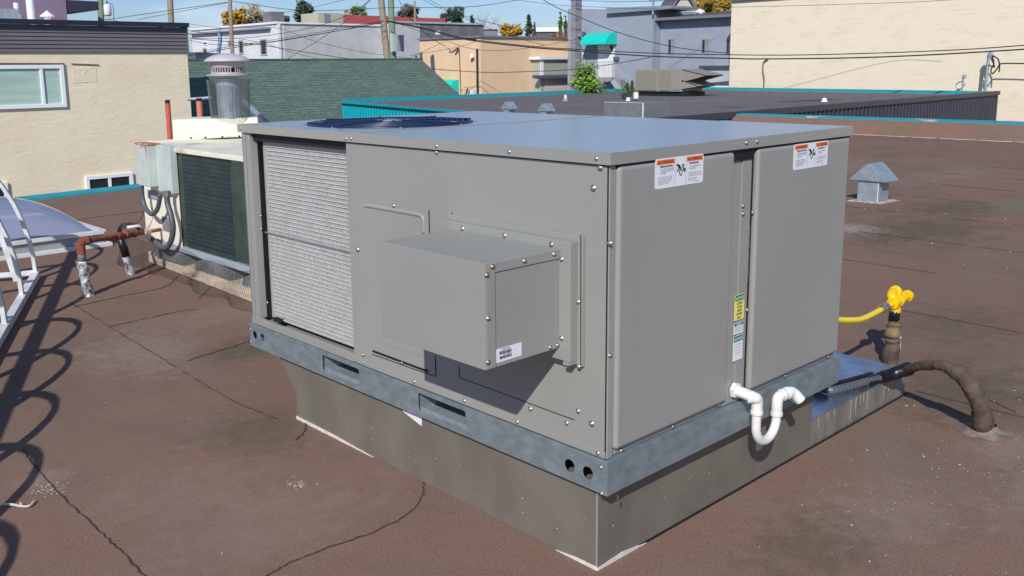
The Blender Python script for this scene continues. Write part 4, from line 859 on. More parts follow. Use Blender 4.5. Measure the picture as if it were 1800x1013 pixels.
part(mb, 'rust_streaks', RS, SB)
mb = MB(); mb.tube(smooth_path([w2(62, 315), w2(68, 390), w2(88, 450), w2(122, 480), w2(150, 455), w2(163, 410), w2(168, 365)], 6), .016, 10); part(mb, 'flexible_conduit', HOSEG, SB, smooth=True)
mb = MB(); mb.tube(smooth_path([w2(205, 358), w2(212, 420), w2(232, 490), w2(242, 560), w2(232, 630), w2(205, 672), w2(170, 665), w2(130, 630), w2(95, 600)], 6), .019, 10); part(mb, 'flexible_conduit', HOSEG, SB, smooth=True)
mb = MB(); mb.tube([w2(203, 345), w2(206, 378)], .024, 8); part(mb, 'conduit_fitting', SCREW, SB)
mb = MB(); mb.tube(smooth_path([w2(78, 425), w2(70, 480), w2(40, 525), w2(0, 535), w2(-28, 560)], 6), .0045, 6); part(mb, 'thin_cable', HOSEG, SB, smooth=True)
mb = MB(); a = PL(284, 380, 0, OX-.003); c_ = PL(303, 410, 0, OX-.003); mb.box(OX-.003, OX, c_.y, a.y, c_.z, a.z); part(mb, 'repair_patch', CONC, O)
mb = MB(); a = PL(258, 333, 0, OX-.01); c_ = PL(276, 352, 0, OX-.01); mb.box(OX-.01, OX, c_.y, a.y, c_.z, a.z); part(mb, 'handle_recess', GREYM, O, bevel=.004)
# skid: rail, foam blocks, timber
mb = MB(); mb.box(OX-.01, OX+.05, OY0, OY1-.25, OZ0-.04, OZ0-.001); part(mb, 'base_rail', mat('pale_zinc', rgb(176, 186, 192), .5, metal=.2, var=.08), O, bevel=.003)
for y in (4.62, 3.98, 3.34):
    mb = MB(); h_ = .24; mb.prism([(OX-.02, y-h_, .078), (OX-.02, y+h_, .078), (OX-.02, y+h_-.02, OZ0-.075), (OX-.02, y+h_-.1, OZ0-.042), (OX-.02, y-h_+.12, OZ0-.042), (OX-.02, y-h_+.02, OZ0-.07)], (.2, 0, 0)); tag(mb.build('foam_block', CONC, org=(OX, y, .078)), 'grey foam block on the timber '+{4.62: 'under the switch box end of', 3.98: 'midway under the green coil of', 3.34: 'nearest the grey unit under'}[y]+' the old cream unit', 'foam block', 'foam support blocks under the old cream unit')
mb = MB(); mb.prism([(.865, 5.05, .001), (.79, 2.85, .001), (1.0, 2.85, .001), (1.05, 5.0, .001)], (0, 0, .076)); tag(mb.build('timber_sleeper', TIMB, bevel=.004, org=(.85, 4, 0)), 'long pale weathered timber sleeper under the old cream unit', 'timber')
# bird netting
mb = MB(); NU, NV = 92, 9
def net(u, v):
    y = 5.25-2.2*u; k = 1-v; x = .80-.08*v-.015*math.sin(u*23)*v-.02*v*math.sin(u*9+1); z = .005+.19*k+.012*math.sin(u*31+v*3); 
    if v > .85: x -= .02*math.sin(u*17)**2
    return Vector((x-.02*math.sin(u*13)**2, y+.02*math.sin(v*5+u*7), max(.004, z)))
for i in range(NU):
    for j in range(NV):
        a = net(i/NU, j/NV); b_ = net((i+1)/NU, (j+1)/NV); c_ = net((i+1)/NU, j/NV); d_ = net(i/NU, (j+1)/NV)
        mb.bar(a, b_, .0014, .0014); mb.bar(c_, d_, .0014, .0014)
NT = tag(mb.build('bird_netting', NETM, org=(.75, 4, 0)), 'loose black bird netting draped along the base of the old cream unit', 'netting')
mb = MB()
for k in range(1):
    u = .55; c_ = net(u, .7); pts = [c_+Vector((random.gauss(-.02, .02), random.gauss(0, .04), abs(random.gauss(0, .015)))) for _ in range(9)]; mb.tube(smooth_path(pts, 5), .0013, 4)
part(mb, 'loose_strands', NETM, NT)
# orange pipes behind
def vpipe(px, pyt, pyb, D, rpx, m, label, capm=None, name='vent_pipe', cat='vent pipe', z0=None):
    a = P(px, pyt, D); e = empty(name, (a.x, a.y, 0 if z0 is None else z0), label, cat); zb = (0 if z0 is None else z0) if pyb is None else P(px, pyb, D).z
    mb = MB(); mb.tube([(a.x, a.y, zb), (a.x, a.y, a.z)], rpx*D/F, 12); part(mb, 'pipe', m, e, smooth=False)
    if capm: mb = MB(); mb.tube([(a.x, a.y, a.z), (a.x, a.y, a.z+.03)], rpx*D/F*.92, 12); part(mb, 'pipe_opening', capm, e)
    return e
vpipe(294.5, 182, None, 8.0, 4.6, REDP, 'tall red oxide pipe standing left of the cream box', DARK)
vpipe(350, 178, None, 9.2, 5.2, mat('salmon_pipe', rgb(214, 130, 108), .6), 'short salmon pipe standing right of the beige wall corner', DARK)
mb = MB(); mb.tube([P(330, 175, 12), P(372, 172, 12)], .02, 8); tag(mb.build('handrail', ZINC, org=tuple(P(350, 173, 12))), 'short level grey rail at the corner of the beige wall left of the flue', 'rail')
mb = MB(); mb.tube([P(428, 178, 8), P(472, 218, 7.4)], .022, 8); 
tag(mb.build('guy_bar', ZINC, org=tuple(P(450, 200, 7.7))), 'thin grey metal bracing bar slanting down beside the flue', 'bracing bar')

# ================================================================== BEIGE STUCCO BUILDING (left)
def bldg(name, label, x0, x1, y0, y1, z1, m, cat='building', z0=-5):
    e = empty(name, (x0, y0, z0), label, cat); mb = MB(); mb.box(x0, x1, y0, y1, z0, z1); part(mb, 'wall', m, e); return e
def bx(e, name, m, x0, x1, y0, y1, z0, z1, **k):
    mb = MB(); mb.box(min(x0, x1), max(x0, x1), min(y0, y1), max(y0, y1), min(z0, z1), max(z0, z1)); return part(mb, name, m, e, **k)
GLS = mat('window_pane', rgb(176, 202, 190), .12, spec=.7, var=.1, vs=.8, stretch=(1, 1, 8))
GLD = mat('dark_pane', rgb(28, 34, 42), .06, spec=1, var=.3, vs=3)
BY = 17.0; zs = PL(110, 92, 1, BY).z; zt_ = PL(110, 44, 1, BY).z
BX1 = PL(328, 100, 1, BY).x+.02
Bb = empty('beige_building', (-14, BY, -5), 'beige stucco building with charcoal siding band at the left', 'building'); BXF = PL(326, 92, 1, 34.6).x-.15
mb = MB(); mb.prism([(-14, BY, -5), (BX1, BY, -5), (BXF, 34.6, -5), (-14, 34.6, -5)], (0, 0, zt_+4.98)); part(mb, 'wall', STUC, Bb)
mb = MB(); nl = 7
for i in range(nl):
    z0 = zs+(zt_-zs)*i/nl; z1 = zs+(zt_-zs)*(i+1)/nl
    mb.prism([(-14, BY-.002, z0), (-14, BY-.04, z0+.004), (-14, BY-.022, z1-.003), (-14, BY-.002, z1-.004)], (14+BX1+.03, 0, 0))
part(mb, 'siding', mat('charcoal_siding', rgb(106, 104, 108), .55, var=.05, vs=2), Bb)
mb = MB(); q = PL(333, 45, 1, BY-.13); zc = PL(150, 36, 1, BY-.13).z
mb.box(-14, q.x, BY-.13, BY-.0, zt_+.0, zc); mb.prism([(q.x-.15, BY, zt_), (q.x, BY, zt_), (BXF+.05, 34.6, zt_), (BXF-.15, 34.6, zt_)], (0, 0, zc-zt_)); part(mb, 'roof_trim', mat('navy_trim', rgb(40, 44, 60), .35, var=.05), Bb, bevel=.01)
def window(e, face, q0, q1, D, panes, fr=.07, glm=GLS, frm=VINYL, mull=None):
    (ax, v) = face; a = PL(*q0, ax, v); b_ = PL(*q1, ax, v); o = 1-ax
    u0, u1 = sorted((a[o], b_[o])); z0, z1 = sorted((a.z, b_.z)); 
    def bxx(mb, ua, ub, za, zb, d0, d1):
        if ax == 1: mb.box(ua, ub, v-d1, v-d0, za, zb)
        else: mb.box(v-d1, v-d0, ua, ub, za, zb)
    mb = MB(); bxx(mb, u0, u1, z1-fr, z1, .0, .05); bxx(mb, u0, u1, z0, z0+fr, .0, .05); bxx(mb, u0, u0+fr, z0+fr, z1-fr, .0, .05); bxx(mb, u1-fr, u1, z0+fr, z1-fr, .0, .05)
    for f in (panes if mull is None else mull): c = u0+(u1-u0)*f; bxx(mb, c-fr*.4, c+fr*.4, z0+fr, z1-fr, .0, .045)
    f_ = part(mb, 'window', frm, e, bevel=.005 if D < 25 else 0)
    mb = MB(); bxx(mb, u0+fr*.5, u1-fr*.5, z0+fr*.5, z1-fr*.5, .001, .012); part(mb, 'pane', glm, f_); return f_
w1_ = window(Bb, (1, BY), (-150, 198), (110, 114), 20, (.31, .84))
window(Bb, (1, BY), (152, 345), (232, 303), 20, (.5,), fr=.07, glm=GLD)
window(Bb, (1, BY), (-60, 370), (12, 320), 20, (.5,), fr=.07, glm=GLD)
# view into the window: pale blinds behind
mb = MB(); a = PL(125, 112, 1, BY-.01); c_ = PL(173, 114, 1, BY-.01); mb.bar(a, c_, .03, .012); a = PL(-150, 111, 1, BY-.02); c_ = PL(112, 112, 1, BY-.02); mb.bar(a, c_, .05, .02); part(mb, 'lintel_crack', mat('crack_brown', rgb(120, 98, 70), .9), Bb)
mb = MB(); a = PL(127, 119, 1, BY); c_ = PL(171, 145, 1, BY)
mb.box(a.x, c_.x, BY-.005, BY-.001, c_.z, a.z); part(mb, 'rough_patch', stucco('patch_stucco', rgb(240, 227, 198), rgb(234, 218, 188), 4, .4), Bb, bevel=.003)
# things on its roof
def rooftop_pipe(px, pyt, D, r, m, label, cone=0, z0=2.4):
    a = P(px, pyt, D); e = empty('roof_pipe', (a.x, a.y, z0), label, 'roof pipe'); mb = MB(); mb.tube([(a.x, a.y, z0), (a.x, a.y, a.z)], r, 12)
    part(mb, 'pipe', m, e, smooth=False); mb = MB()
    if cone == 1: mb.lathe((a.x, a.y, 0), [(.001, a.z+.12), (r*2.2, a.z), (r*2.2, a.z-.02), (r*.8, a.z-.03)], 14)
    elif cone == 2: mb.lathe((a.x, a.y, 0), [(r*2.2, z0), (r*1.2, z0+.3), (r, z0+.3)], 14)
    else: mb.lathe((a.x, a.y, 0), [(.001, a.z+.03), (r*1.3, a.z+.02), (r*1.3, a.z-.1), (r, a.z-.1)], 14)
    part(mb, 'cap' if cone != 2 else 'skirt', m, e); return e
rooftop_pipe(48, -40, 21.5, .085, VINYL, 'tall white pipe with flared foot on the beige building roof', 2, zc-.05)
rooftop_pipe(83, 28, 21, .07, VINYL, 'small white pipe with conical cap on the beige building roof', 1, zc-.05)
rooftop_pipe(28, 7, 22, .045, VINYL, 'short white pipe behind the grey cowl on the beige roof', 0, zc-.05)
a = P(4, 33, 21); c_ = P(42, 15, 21); cw = empty('roof_cowl', (a.x, a.y, zc-.05), 'squat grey metal cowl on the beige building roof', 'roof cowl')
mb = MB(); x0, x1 = a.x-.1, a.x+.42; y0 = a.y; zt2 = P(20, 15, 21).z
mb.prism([(x0, y0, zc-.05), (x1, y0, zc-.05), (x1-.0, y0, zt2-.12), (x1-.1, y0, zt2), (x0+.06, y0, zt2), (x0, y0, zt2-.12)], (0, .5, 0)); part(mb, 'cowl_body', ZINC, cw, bevel=.02)

# ================================================================== MAUVE BUILDING
q = PL(118, 30, 1, 36); Mv = bldg('mauve_building', 'mauve rendered building rising behind the beige one at top left', -14, q.x, 36, 46, 9, PURP)
q0 = PL(118, 2, 1, 36); q1 = PL(172, 2, 1, 36); q2 = PL(120, 22, 1, 36)
mb = MB(); mb.prism([(q0.x-.02, 36-.05, q2.z), (q1.x, 36-.05, PL(172, 18, 1, 36).z), (q1.x, 36-.05, PL(172, 3, 1, 36).z), (q0.x-.02, 36-.05, PL(118, 0, 1, 36).z)], (0, 4, 0)); part(mb, 'eave', mat('dark_plum_eave', rgb(50, 46, 66), .6), Mv)

# ================================================================== GREEN SHINGLE HOUSE
gx1 = 28.76; gy = 36.8; gz = 1.79; dy = 6.6; dz = -3.9
GH = empty('green_roof_house', (17, 34, -5), 'house with a long green asphalt shingle roof across the middle', 'house')
mb = MB(); x0 = 14.0
mb.prism([(x0, gy, gz), (x0, gy-dy, gz+dz), (x0, gy-dy, gz+dz-.12), (x0, gy, gz-.14), (x0, gy+dy, gz+dz-.12), (x0, gy+dy, gz+dz)], (gx1-x0, 0, 0)); rf_ = part(mb, 'roof', SHING, GH)
mb = MB(); nrow = 36
for i in range(nrow):
    v0 = i/nrow; y = gy-dy*v0; z = gz+dz*v0; v1 = (i+1)/nrow; y1 = gy-dy*v1; z1 = gz+dz*v1; x = x0
    while x < gx1:
        wd = random.uniform(.35, .9); xe = min(gx1+.04, x+wd); h = random.uniform(.014, .028)
        mb.add([(x, y, z+.003), (xe, y, z+.003), (xe, y1, z1+h), (x, y1, z1+h), (x, y1, z1), (xe, y1, z1)], [(0, 1, 2, 3), (3, 2, 5, 4)]); x = xe
part(mb, 'shingle_courses', SHING, rf_, recalc=False)
mb = MB(); mb.box(x0, gx1, gy-.12, gy+.12, gz-.02, gz+.035); part(mb, 'ridge_cap', SHING, rf_)
mb = MB(); mb.prism([(x0+.3, gy-dy+.5, -5), (x0+.3, gy+dy-.5, -5), (x0+.3, gy+dy-.5, gz+dz+.1), (x0+.3, gy, gz-.2), (x0+.3, gy-dy+.5, gz+dz+.1)], (gx1-x0-.6, 0, 0)); part(mb, 'wall', WHC, GH)
mb = MB(); q = PL(739, 103, 1, gy); mb.tube([(gx1-.25, gy, gz), (gx1-.25, gy, gz+.16)], .04, 8); part(mb, 'ridge_vent', WIRE, GH)

# ================================================================== GREY FLAT ROOF BUILDING
GR = empty('flat_roof_building', (20, 12, -5), 'neighbouring flat grey roof building with teal edges beyond the grey unit', 'building')
A4 = [(14.6, 11.65), (38.75, 12.25), (41.0, 29.3), (18.95, 29.3)]
mb = MB(); mb.prism([(x, y, -5) for x, y in A4], (0, 0, 5.0)); part(mb, 'roof_deck', GMEM, GR)
def edge(a, b_, z0, z1, wd, m, name, ribs=0, out=(0, 0), rib_m=None, cap=None):
    a = Vector((*a, 0)); b_ = Vector((*b_, 0)); d = (b_-a).normalized(); o = Vector((*out, 0)); mb = MB()
    mb.prism([a+Vector((0, 0, z0)), a+o*wd+Vector((0, 0, z0)), a+o*wd+Vector((0, 0, z1)), a+Vector((0, 0, z1))], b_-a); p_ = part(mb, name, m, GR)
    if ribs:
        mb = MB(); n = int((b_-a).length/ribs)
        for i in range(n):
            c = a+d*(i+.5)*ribs+o*wd; mb.prism([c-d*.03+Vector((0, 0, z0)), c+o*.035-d*.015+Vector((0, 0, z0)), c+o*.035+d*.015+Vector((0, 0, z0)), c+d*.03+Vector((0, 0, z0))], (0, 0, z1-z0-.02))
        part(mb, 'ribs', rib_m or m, p_)
    return p_
TD = mat('teal_panel', rgb(0, 168, 184), .45, var=.05)
DARKPAN = mat('dark_panel', rgb(46, 50, 66), .5, var=.1, vs=3)  # south wall coloured dark blue-grey, west wall teal
edge((18.95, 29.3), (14.6, 11.7), -3, .02, .12, TD, 'west_cladding', .28, (-1, .1))
edge((18.85, 29.25), (14.5, 11.7), .021, .09, .14, TEAL, 'cap_flashing', 0, (-1, .1))
edge((14.6, 11.65), (38.75, 12.25), -3, .01, .12, DARKPAN, 'south_cladding', .28, (0, -1))
edge((14.6, 11.66), (38.75, 12.26), .011, .16, .2, DARKPAN, 'slate_cap', 0, (0, -1))
edge((18.95, 29.28), (41.0, 29.28), .003, .16, .15, TEAL, 'cap_flashing', 0, (0, 1))
edge((41.0, 29.3), (38.75, 12.25), .003, .14, .15, TEAL, 'cap_flashing', 0, (1, 0))
# small things on the grey roof
for q, lb in (((884, 199), 'small grey gable vent on the grey roof, left of the two'), ((949, 203), 'small grey gable vent on the grey roof, right of the two')):
    c_ = PL(*q, 2, 0); gable_vent('small_roof_vent', lb, c_.x, c_.x+.28, c_.y-.24, c_.y-.02, .12, .0, .21, .09, ZINC, 'gable vents on the grey roof')
sbx = 17.3; ya = PL(1062, 190, 0, sbx).y; yb2 = PL(1131, 190, 0, sbx).y; zt3 = PL(1100, 181, 0, sbx).z
S_ = empty('metal_curb_box', (sbx, yb2, 0), 'low square sheet metal curb box on the grey roof behind the unit', 'curb box')
bx(S_, 'box_body', mat('dull_zinc', rgb(128, 132, 138), .5, metal=.2, var=.08, vs=8), sbx, sbx+1.1, yb2, ya, 0, zt3); mb = MB(); mb.box(sbx-.012, sbx, yb2-.012, yb2+.025, 0, zt3+.01); mb.box(sbx-.012, sbx+.02, yb2+.026, ya, zt3-.0, zt3+.012); part(mb, 'edge_trim', WFRAME, S_)
def stub(px, py, pt, r, m, label): 
    c_ = PL(px, py, 2, 0); D = (c_-CAM).dot(FW); z = P(px, pt, D).z; e = empty('vent_stub', (c_.x, c_.y, 0), label, 'vent stub'); mb = MB(); mb.tube([(c_.x, c_.y, 0), (c_.x, c_.y, z)], r, 10); part(mb, 'pipe', m, e); mb = MB(); mb.lathe((c_.x, c_.y, 0), [(r*2.2, .004), (r*1.3, .06), (r*1.05, .1)], 10); part(mb, 'boot', GREYM, e)
stub(994, 178, 167, .06, PVC, 'thin pale vent stub on the grey roof near the far teal edge')
c_ = PL(1449, 179, 2, 0); mb = MB(); mb.lathe((c_.x, c_.y, 0), [(.001, .14), (.06, .12), (.09, .08), (.09, .03), (.14, .0)], 14); tag(mb.build('mushroom_vent', VINYL, smooth=True, org=tuple(c_)), 'small round white vent cap on the far right of the grey roof', 'vent cap')
def cable(pts, D, r, label, cat='cable', m=None, name='loose_cable'):
    mb = MB(); mb.tube(smooth_path([P(x, y, d) for (x, y), d in zip(pts, D)], 5), r, 6); tag(mb.build(name, m or WIRE, org=tuple(P(*pts[0], D[0]))), label, cat)
cable([(1424, 174), (1427, 164), (1418, 161), (1435, 163), (1450, 163), (1462, 159), (1467, 162)], [45.]*7, .03, 'black loose cable looped over the far teal roof edge')
# HVAC on the grey roof
hx_ = PL(1121, 169, 2, 0).x+.3
HV = empty('small_rooftop_unit', (hx_, PL(1121, 169, 2, 0).y, 0), 'tan rooftop air conditioner with angled hoods on the grey roof', 'air conditioner')
TANP = mat('tan_enamel', rgb(150, 144, 134), .55, var=.05)
yl = PL(1116, 150, 0, hx_).y; yr = PL(1197, 150, 0, hx_).y; z0_ = PL(1150, 161, 0, hx_).z; z1_ = PL(1150, 122, 0, hx_).z
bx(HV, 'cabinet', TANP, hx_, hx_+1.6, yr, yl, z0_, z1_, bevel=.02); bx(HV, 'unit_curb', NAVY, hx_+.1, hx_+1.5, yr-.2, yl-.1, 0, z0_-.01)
for a, b_ in ((1119, 1153), (1160, 1179)): bx(HV, 'access_panel', mat('tan_panel', rgb(140, 136, 124), .6), hx_-.03, hx_, PL(b_, 150, 0, hx_).y, PL(a, 150, 0, hx_).y, z0_+.04, z1_-.06, bevel=.01)
bx(HV, 'access_panel', TANP, hx_-.03, hx_, PL(1196, 150, 0, hx_).y, PL(1183, 150, 0, hx_).y, z0_+.08, z0_+.45, bevel=.01)
bx(HV, 'corner_post', TANP, hx_-.02, hx_+.02, PL(1159, 150, 0, hx_).y+.0, PL(1156, 150, 0, hx_).y, z0_, z1_)
for za, zb3, ext in ((z1_-.02, z1_-.55, 1.1), (z0_+.5, z0_+.12, .75)):
    mb = MB(); mb.prism([(hx_+.05, yr, za), (hx_+.05, yr-ext, za-.22), (hx_+.05, yr-ext, za-.28), (hx_+.05, yr, zb3)], (.04, 0, 0)); mb.prism([(hx_+1.45, yr, za), (hx_+1.45, yr-ext, za-.22), (hx_+1.45, yr-ext, za-.28), (hx_+1.45, yr, zb3)], (.04, 0, 0))
    mb.prism([(hx_+.05, yr, za), (hx_+.05, yr-ext, za-.22), (hx_+.05, yr-ext, za-.25), (hx_+.05, yr, za-.03)], (1.44, 0, 0)); part(mb, 'hood', TANP, HV)
c0 = PL(1104, 178, 2, 0); Dh = (c0-CAM).dot(FW)
mb = MB(); mb.tube(smooth_path([P(1104, 176, Dh), P(1102, 168, Dh), P(1095, 166, Dh), P(1096, 172, Dh), P(1104, 172, Dh), P(1111, 160, Dh), P(1111, 142, Dh)], 6), .05, 8); part(mb, 'cable_whip', WIRE, HV, smooth=True)
mb = MB(); mb.tube([P(1104, 179, Dh), P(1104, 172, Dh)], .09, 8); mb.tube([P(1118, 174, Dh), P(1118, 163, Dh)], .1, 8); part(mb, 'riser_boot', PVC, HV)

# ================================================================== PEACH BUILDING
PX, PY = 38.1, 42.36
PB = bldg('peach_building', 'peach rendered building with flat roof in the middle distance', PX, 60, PY, 48.5, PL(845, 66, 0, PX).z, PEACH)
mb = MB(); zt = PL(845, 66, 0, PX).z; mb.box(PX-.12, 60, PY-.12, 48.6, zt, zt+.12); part(mb, 'roof_cap', mat('slate_cap', rgb(120, 126, 140), .6), PB)
mb = MB(); a = PL(842, 86, 0, PX-.05); b_ = PL(845, 172, 0, PX-.05); mb.tube([(PX-.08, a.y+.15, a.z), (PX-.08, a.y+.15, -4)], .07, 8); part(mb, 'drain_pipe', WIRE, PB)
def awning(e, x, y0, y1, zt, zb, dep, m, par=None):
    mb = MB(); prof = [(x-dep*math.sin(math.pi/2*k/8), zt-(zt-zb)*(1-math.cos(math.pi/2*k/8))) for k in range(9)]+[(x, zb)]
    mb.prism([(px_, y0, z) for px_, z in prof], (0, y1-y0, 0)); return part(mb, 'awning', m, e)
AWN = mat('turquoise_canvas', rgb(20, 208, 190), .5, var=.04)
a = PL(780, 140, 0, PX); b_ = PL(807, 162, 0, PX); awning(PB, PX, b_.y, a.y+1.2, a.z, b_.z, .8, AWN)
mb = MB(); c = PL(829, 98, 0, PX-.2); mb.tube([c+Vector((.2, 0, 0)), c], .05, 8); mb.lathe(tuple(c), [(.001, .12), (.1, .08), (.16, -.12), (.001, -.1)], 12); part(mb, 'wall_lamp', VINYL, PB)
mb = MB(); mb.tube([PL(807, 85, 0, PX-.05), PL(810, 165, 0, PX-.05)], .03, 6); mb.tube(smooth_path([PL(786, 84, 0, PX-.3), PL(795, 90, 0, PX-.1), PL(806, 84, 0, PX-.05), PL(800, 96, 0, PX-.05), PL(807, 88, 0, PX-.05)], 4), .03, 6)
mb.tube([PL(822, 155, 0, PX-.3), PL(818, 172, 0, PX-.3)], .06, 6); part(mb, 'service_cable', mat('cable_brown', rgb(110, 90, 76), .7), PB)
mb = MB(); c = PL(829, 162, 0, PX-.3); mb.box(c.x, c.x+.3, c.y-.15, c.y+.15, c.z-.3, c.z+.15); part(mb, 'meter', PVC, PB)
# annexe at its right end
yq = PY-.8
AX = empty('garage_annexe', (46, yq, -5), 'white framed annexe with dark eave at the right end of the peach building', 'annexe')
x0 = PL(950, 100, 1, yq).x; zA_ = PL(975, 101, 1, yq).z; zB_ = PL(975, 133, 1, yq).z; zC_ = PL(975, 138, 1, yq).z
mb = MB(); mb.box(x0, x0+6, yq, PY-.01, -5, zA_-.15); part(mb, 'wall', mat('sage_panel', rgb(170, 176, 166), .5), AX)
mb = MB(); mb.box(x0-.25, x0+6, yq-.2, PY-.012, zA_-.14, zA_+.05); mb.box(x0-.04, x0+.25, yq-.06, yq-.002, zB_, zA_-.15); part(mb, 'white_trim', VINYL, AX)
mb = MB(); mb.prism([(x0-.8, yq-.4, zC_), (x0-.8, yq-.03, zC_+.05), (x0-.8, yq-.03, zB_+.06), (x0-.8, yq-.4, zB_-.02)], (7, 0, 0)); part(mb, 'eave', mat('dark_slate', rgb(80, 88, 100), .6), AX)
mb = MB()
for i in range(12): mb.prism([(x0+.4, yq-.002, -1.4+i*.16), (x0+.4, yq-.03, -1.4+i*.16), (x0+.4, yq-.01, -1.24+i*.16), (x0+.4, yq-.002, -1.24+i*.16)], (6, 0, 0))
part(mb, 'siding', mat('pinkish_siding', rgb(206, 194, 186), .6), AX)

# ================================================================== DARKPAN GREY BUILDING
GX = 44.0
ga = PL(998, 100, 0, GX); gb = PL(1151, 100, 0, GX); gt = PL(1020, 14, 0, GX).z; gt2 = PL(1150, 18, 0, GX).z
GB = empty('slate_grey_building', (GX, gb.y, -5), 'slate grey two storey building with turquoise door awning', 'building')
mb = MB(); mb.prism([(GX, ga.y, -5), (GX, gb.y, -5), (GX, gb.y, gt2), (GX, ga.y, gt)], (10, 0, 0)); part(mb, 'wall', GREYB, GB)
mb = MB(); a = PL(1067, 20, 0, GX-.2); b_ = PL(1182, 16, 0, GX-.2); mb.prism([(GX-.3, a.y, a.z-.15), (GX-.3, a.y, a.z+.2), (GX-.3, b_.y, b_.z+.2), (GX-.3, b_.y, b_.z-.0)], (2.5, 0, 0)); part(mb, 'roof', ZINC, GB)
awx0 = PL(1085, 70, 0, GX).y; awx1 = PL(1040, 70, 0, GX).y; aw = awning(GB, GX, awx0, awx1, PL(1070, 57, 0, GX).z, PL(1070, 78, 0, GX-.5).z, 1.1, AWN)
d0 = PL(1061, 78, 0, GX); d1 = PL(1080, 138, 0, GX)
dr = bx(GB, 'door', WHITE, GX-.06, GX-.001, d1.y, d0.y, d1.z, d0.z); bx(GB, 'door_frame', VINYL, GX-.035, GX-.002, d0.y, d0.y+.45, d1.z, d0.z)
mb = MB(); mb.prism([(GX-.25, PL(1084, 80, 0, GX).y+.1, PL(1084, 80, 0, GX).z), (GX-.25, PL(1080, 80, 0, GX).y+.15, PL(1080, 80, 0, GX).z), (GX-.02, PL(1080, 92, 0, GX).y+.15, PL(1080, 92, 0, GX).z)], (0, .05, 0)); part(mb, 'awning_bracket', WIRE, GB)
bx(GB, 'mail_box', mat('slate_box', rgb(96, 98, 106), .6), GX-.12, GX-.001, PL(1089, 100, 0, GX).y, PL(1080, 100, 0, GX).y, PL(1085, 107, 0, GX).z, PL(1085, 100, 0, GX).z)
ld0 = PL(1044, 138, 0, GX-1.2); ld1 = PL(1078, 139, 0, GX-1.2); zl_ = ld0.z
ln = bx(GB, 'landing', mat('landing_grey', rgb(150, 150, 150), .7), GX-1.3, GX-.002, ld1.y, ld0.y, zl_-.2, zl_)
mb = MB()
for i in range(14):
    y = ld1.y+(ld0.y-ld1.y)*i/13; mb.bar((GX-1.25, y, zl_), (GX-1.25, y, zl_+1.0), .025, .025)
mb.bar((GX-1.25, ld1.y, zl_+1.02), (GX-1.25, ld0.y, zl_+1.02), .04, .04); part(mb, 'railing', mat('rail_grey', rgb(190, 192, 196), .5), GB)
mb = MB(); e_ = PL(1092, 158, 0, GX-1.2); ns = 9
for i in range(ns):
    y = ld1.y+(e_.y-ld1.y)*(i+.5)/ns; z = zl_+(e_.z-zl_)*(i+1)/ns; mb.box(GX-1.25, GX-.2, y-.15, y+.15, z-.04, z)
mb.bar((GX-1.28, ld1.y, zl_-.15), (GX-1.28, e_.y, e_.z-.1), .05, .3); mb.bar((GX-1.25, ld1.y, zl_+1.0), (GX-1.25, e_.y, e_.z+1.0), .04, .04)
for i in range(10): t = i/9; mb.bar((GX-1.25, ld1.y+(e_.y-ld1.y)*t, zl_+(e_.z-zl_)*t), (GX-1.25, ld1.y+(e_.y-ld1.y)*t, zl_+(e_.z-zl_)*t+1.0), .025, .025)
part(mb, 'stairs', mat('stair_grey', rgb(176, 178, 184), .6), GB)
bx(GB, 'chimney_pilaster', BRICKS, GX-.6, GX-.001, PL(1017, 80, 0, GX-.3).y, PL(1009, 80, 0, GX-.3).y, -5, 6.5)
bx(GB, 'drain_pipe', ZINC, GX-.14, GX-.001, PL(1152, 80, 0, GX).y, PL(1149, 80, 0, GX).y, -4, gt2-.5)
GX2 = 44.5; gc = PL(1153, 100, 0, GX2); zr = PL(1220, 34, 0, GX2).z
GB2 = empty('slate_grey_wing', (GX2, gc.y-12, -5), 'slate grey wing with three narrow windows under a brown roof edge', 'building')
bx(GB2, 'wall', GREYB, GX2, GX2+8, gc.y-12, gb.y-.02, -5, zr)
mb = MB(); mb.box(GX2-.6, GX2+8, gc.y-12, gb.y-.03, zr+.001, zr+.16); rf_ = part(mb, 'eave', mat('eave_grey', rgb(124, 124, 134), .6), GB2)
mb = MB(); mb.prism([(GX2-.6, gb.y-.04, zr+.17), (GX2+8, gb.y-.04, zr+.9), (GX2+8, gb.y-.04, zr+.17)], (0, -12, 0)); part(mb, 'roof', mat('brown_roof', rgb(98, 82, 76), .8), GB2)
for a, b_ in (((1174, 68), (1187, 95)), ((1233, 68), (1247, 95)), ((1276, 68), (1290, 95))):
    f_ = window(GB2, (0, GX2), (a[0], b_[1]), (b_[0], a[1]), 50, (.5,), fr=.06, glm=mat('curtain_pane', rgb(150, 146, 140), .3), frm=mat('grey_frame', rgb(150, 154, 164), .5))
    p0 = PL(*a, 0, GX2-.013); p1 = PL(*b_, 0, GX2-.013); bx(f_ if False else GB2, 'window_opening', GLD, GX2-.02, GX2-.0125, p0.y-.05, p0.y-(p0.y-p1.y)*.42, p0.z-.05, p1.z+.05)
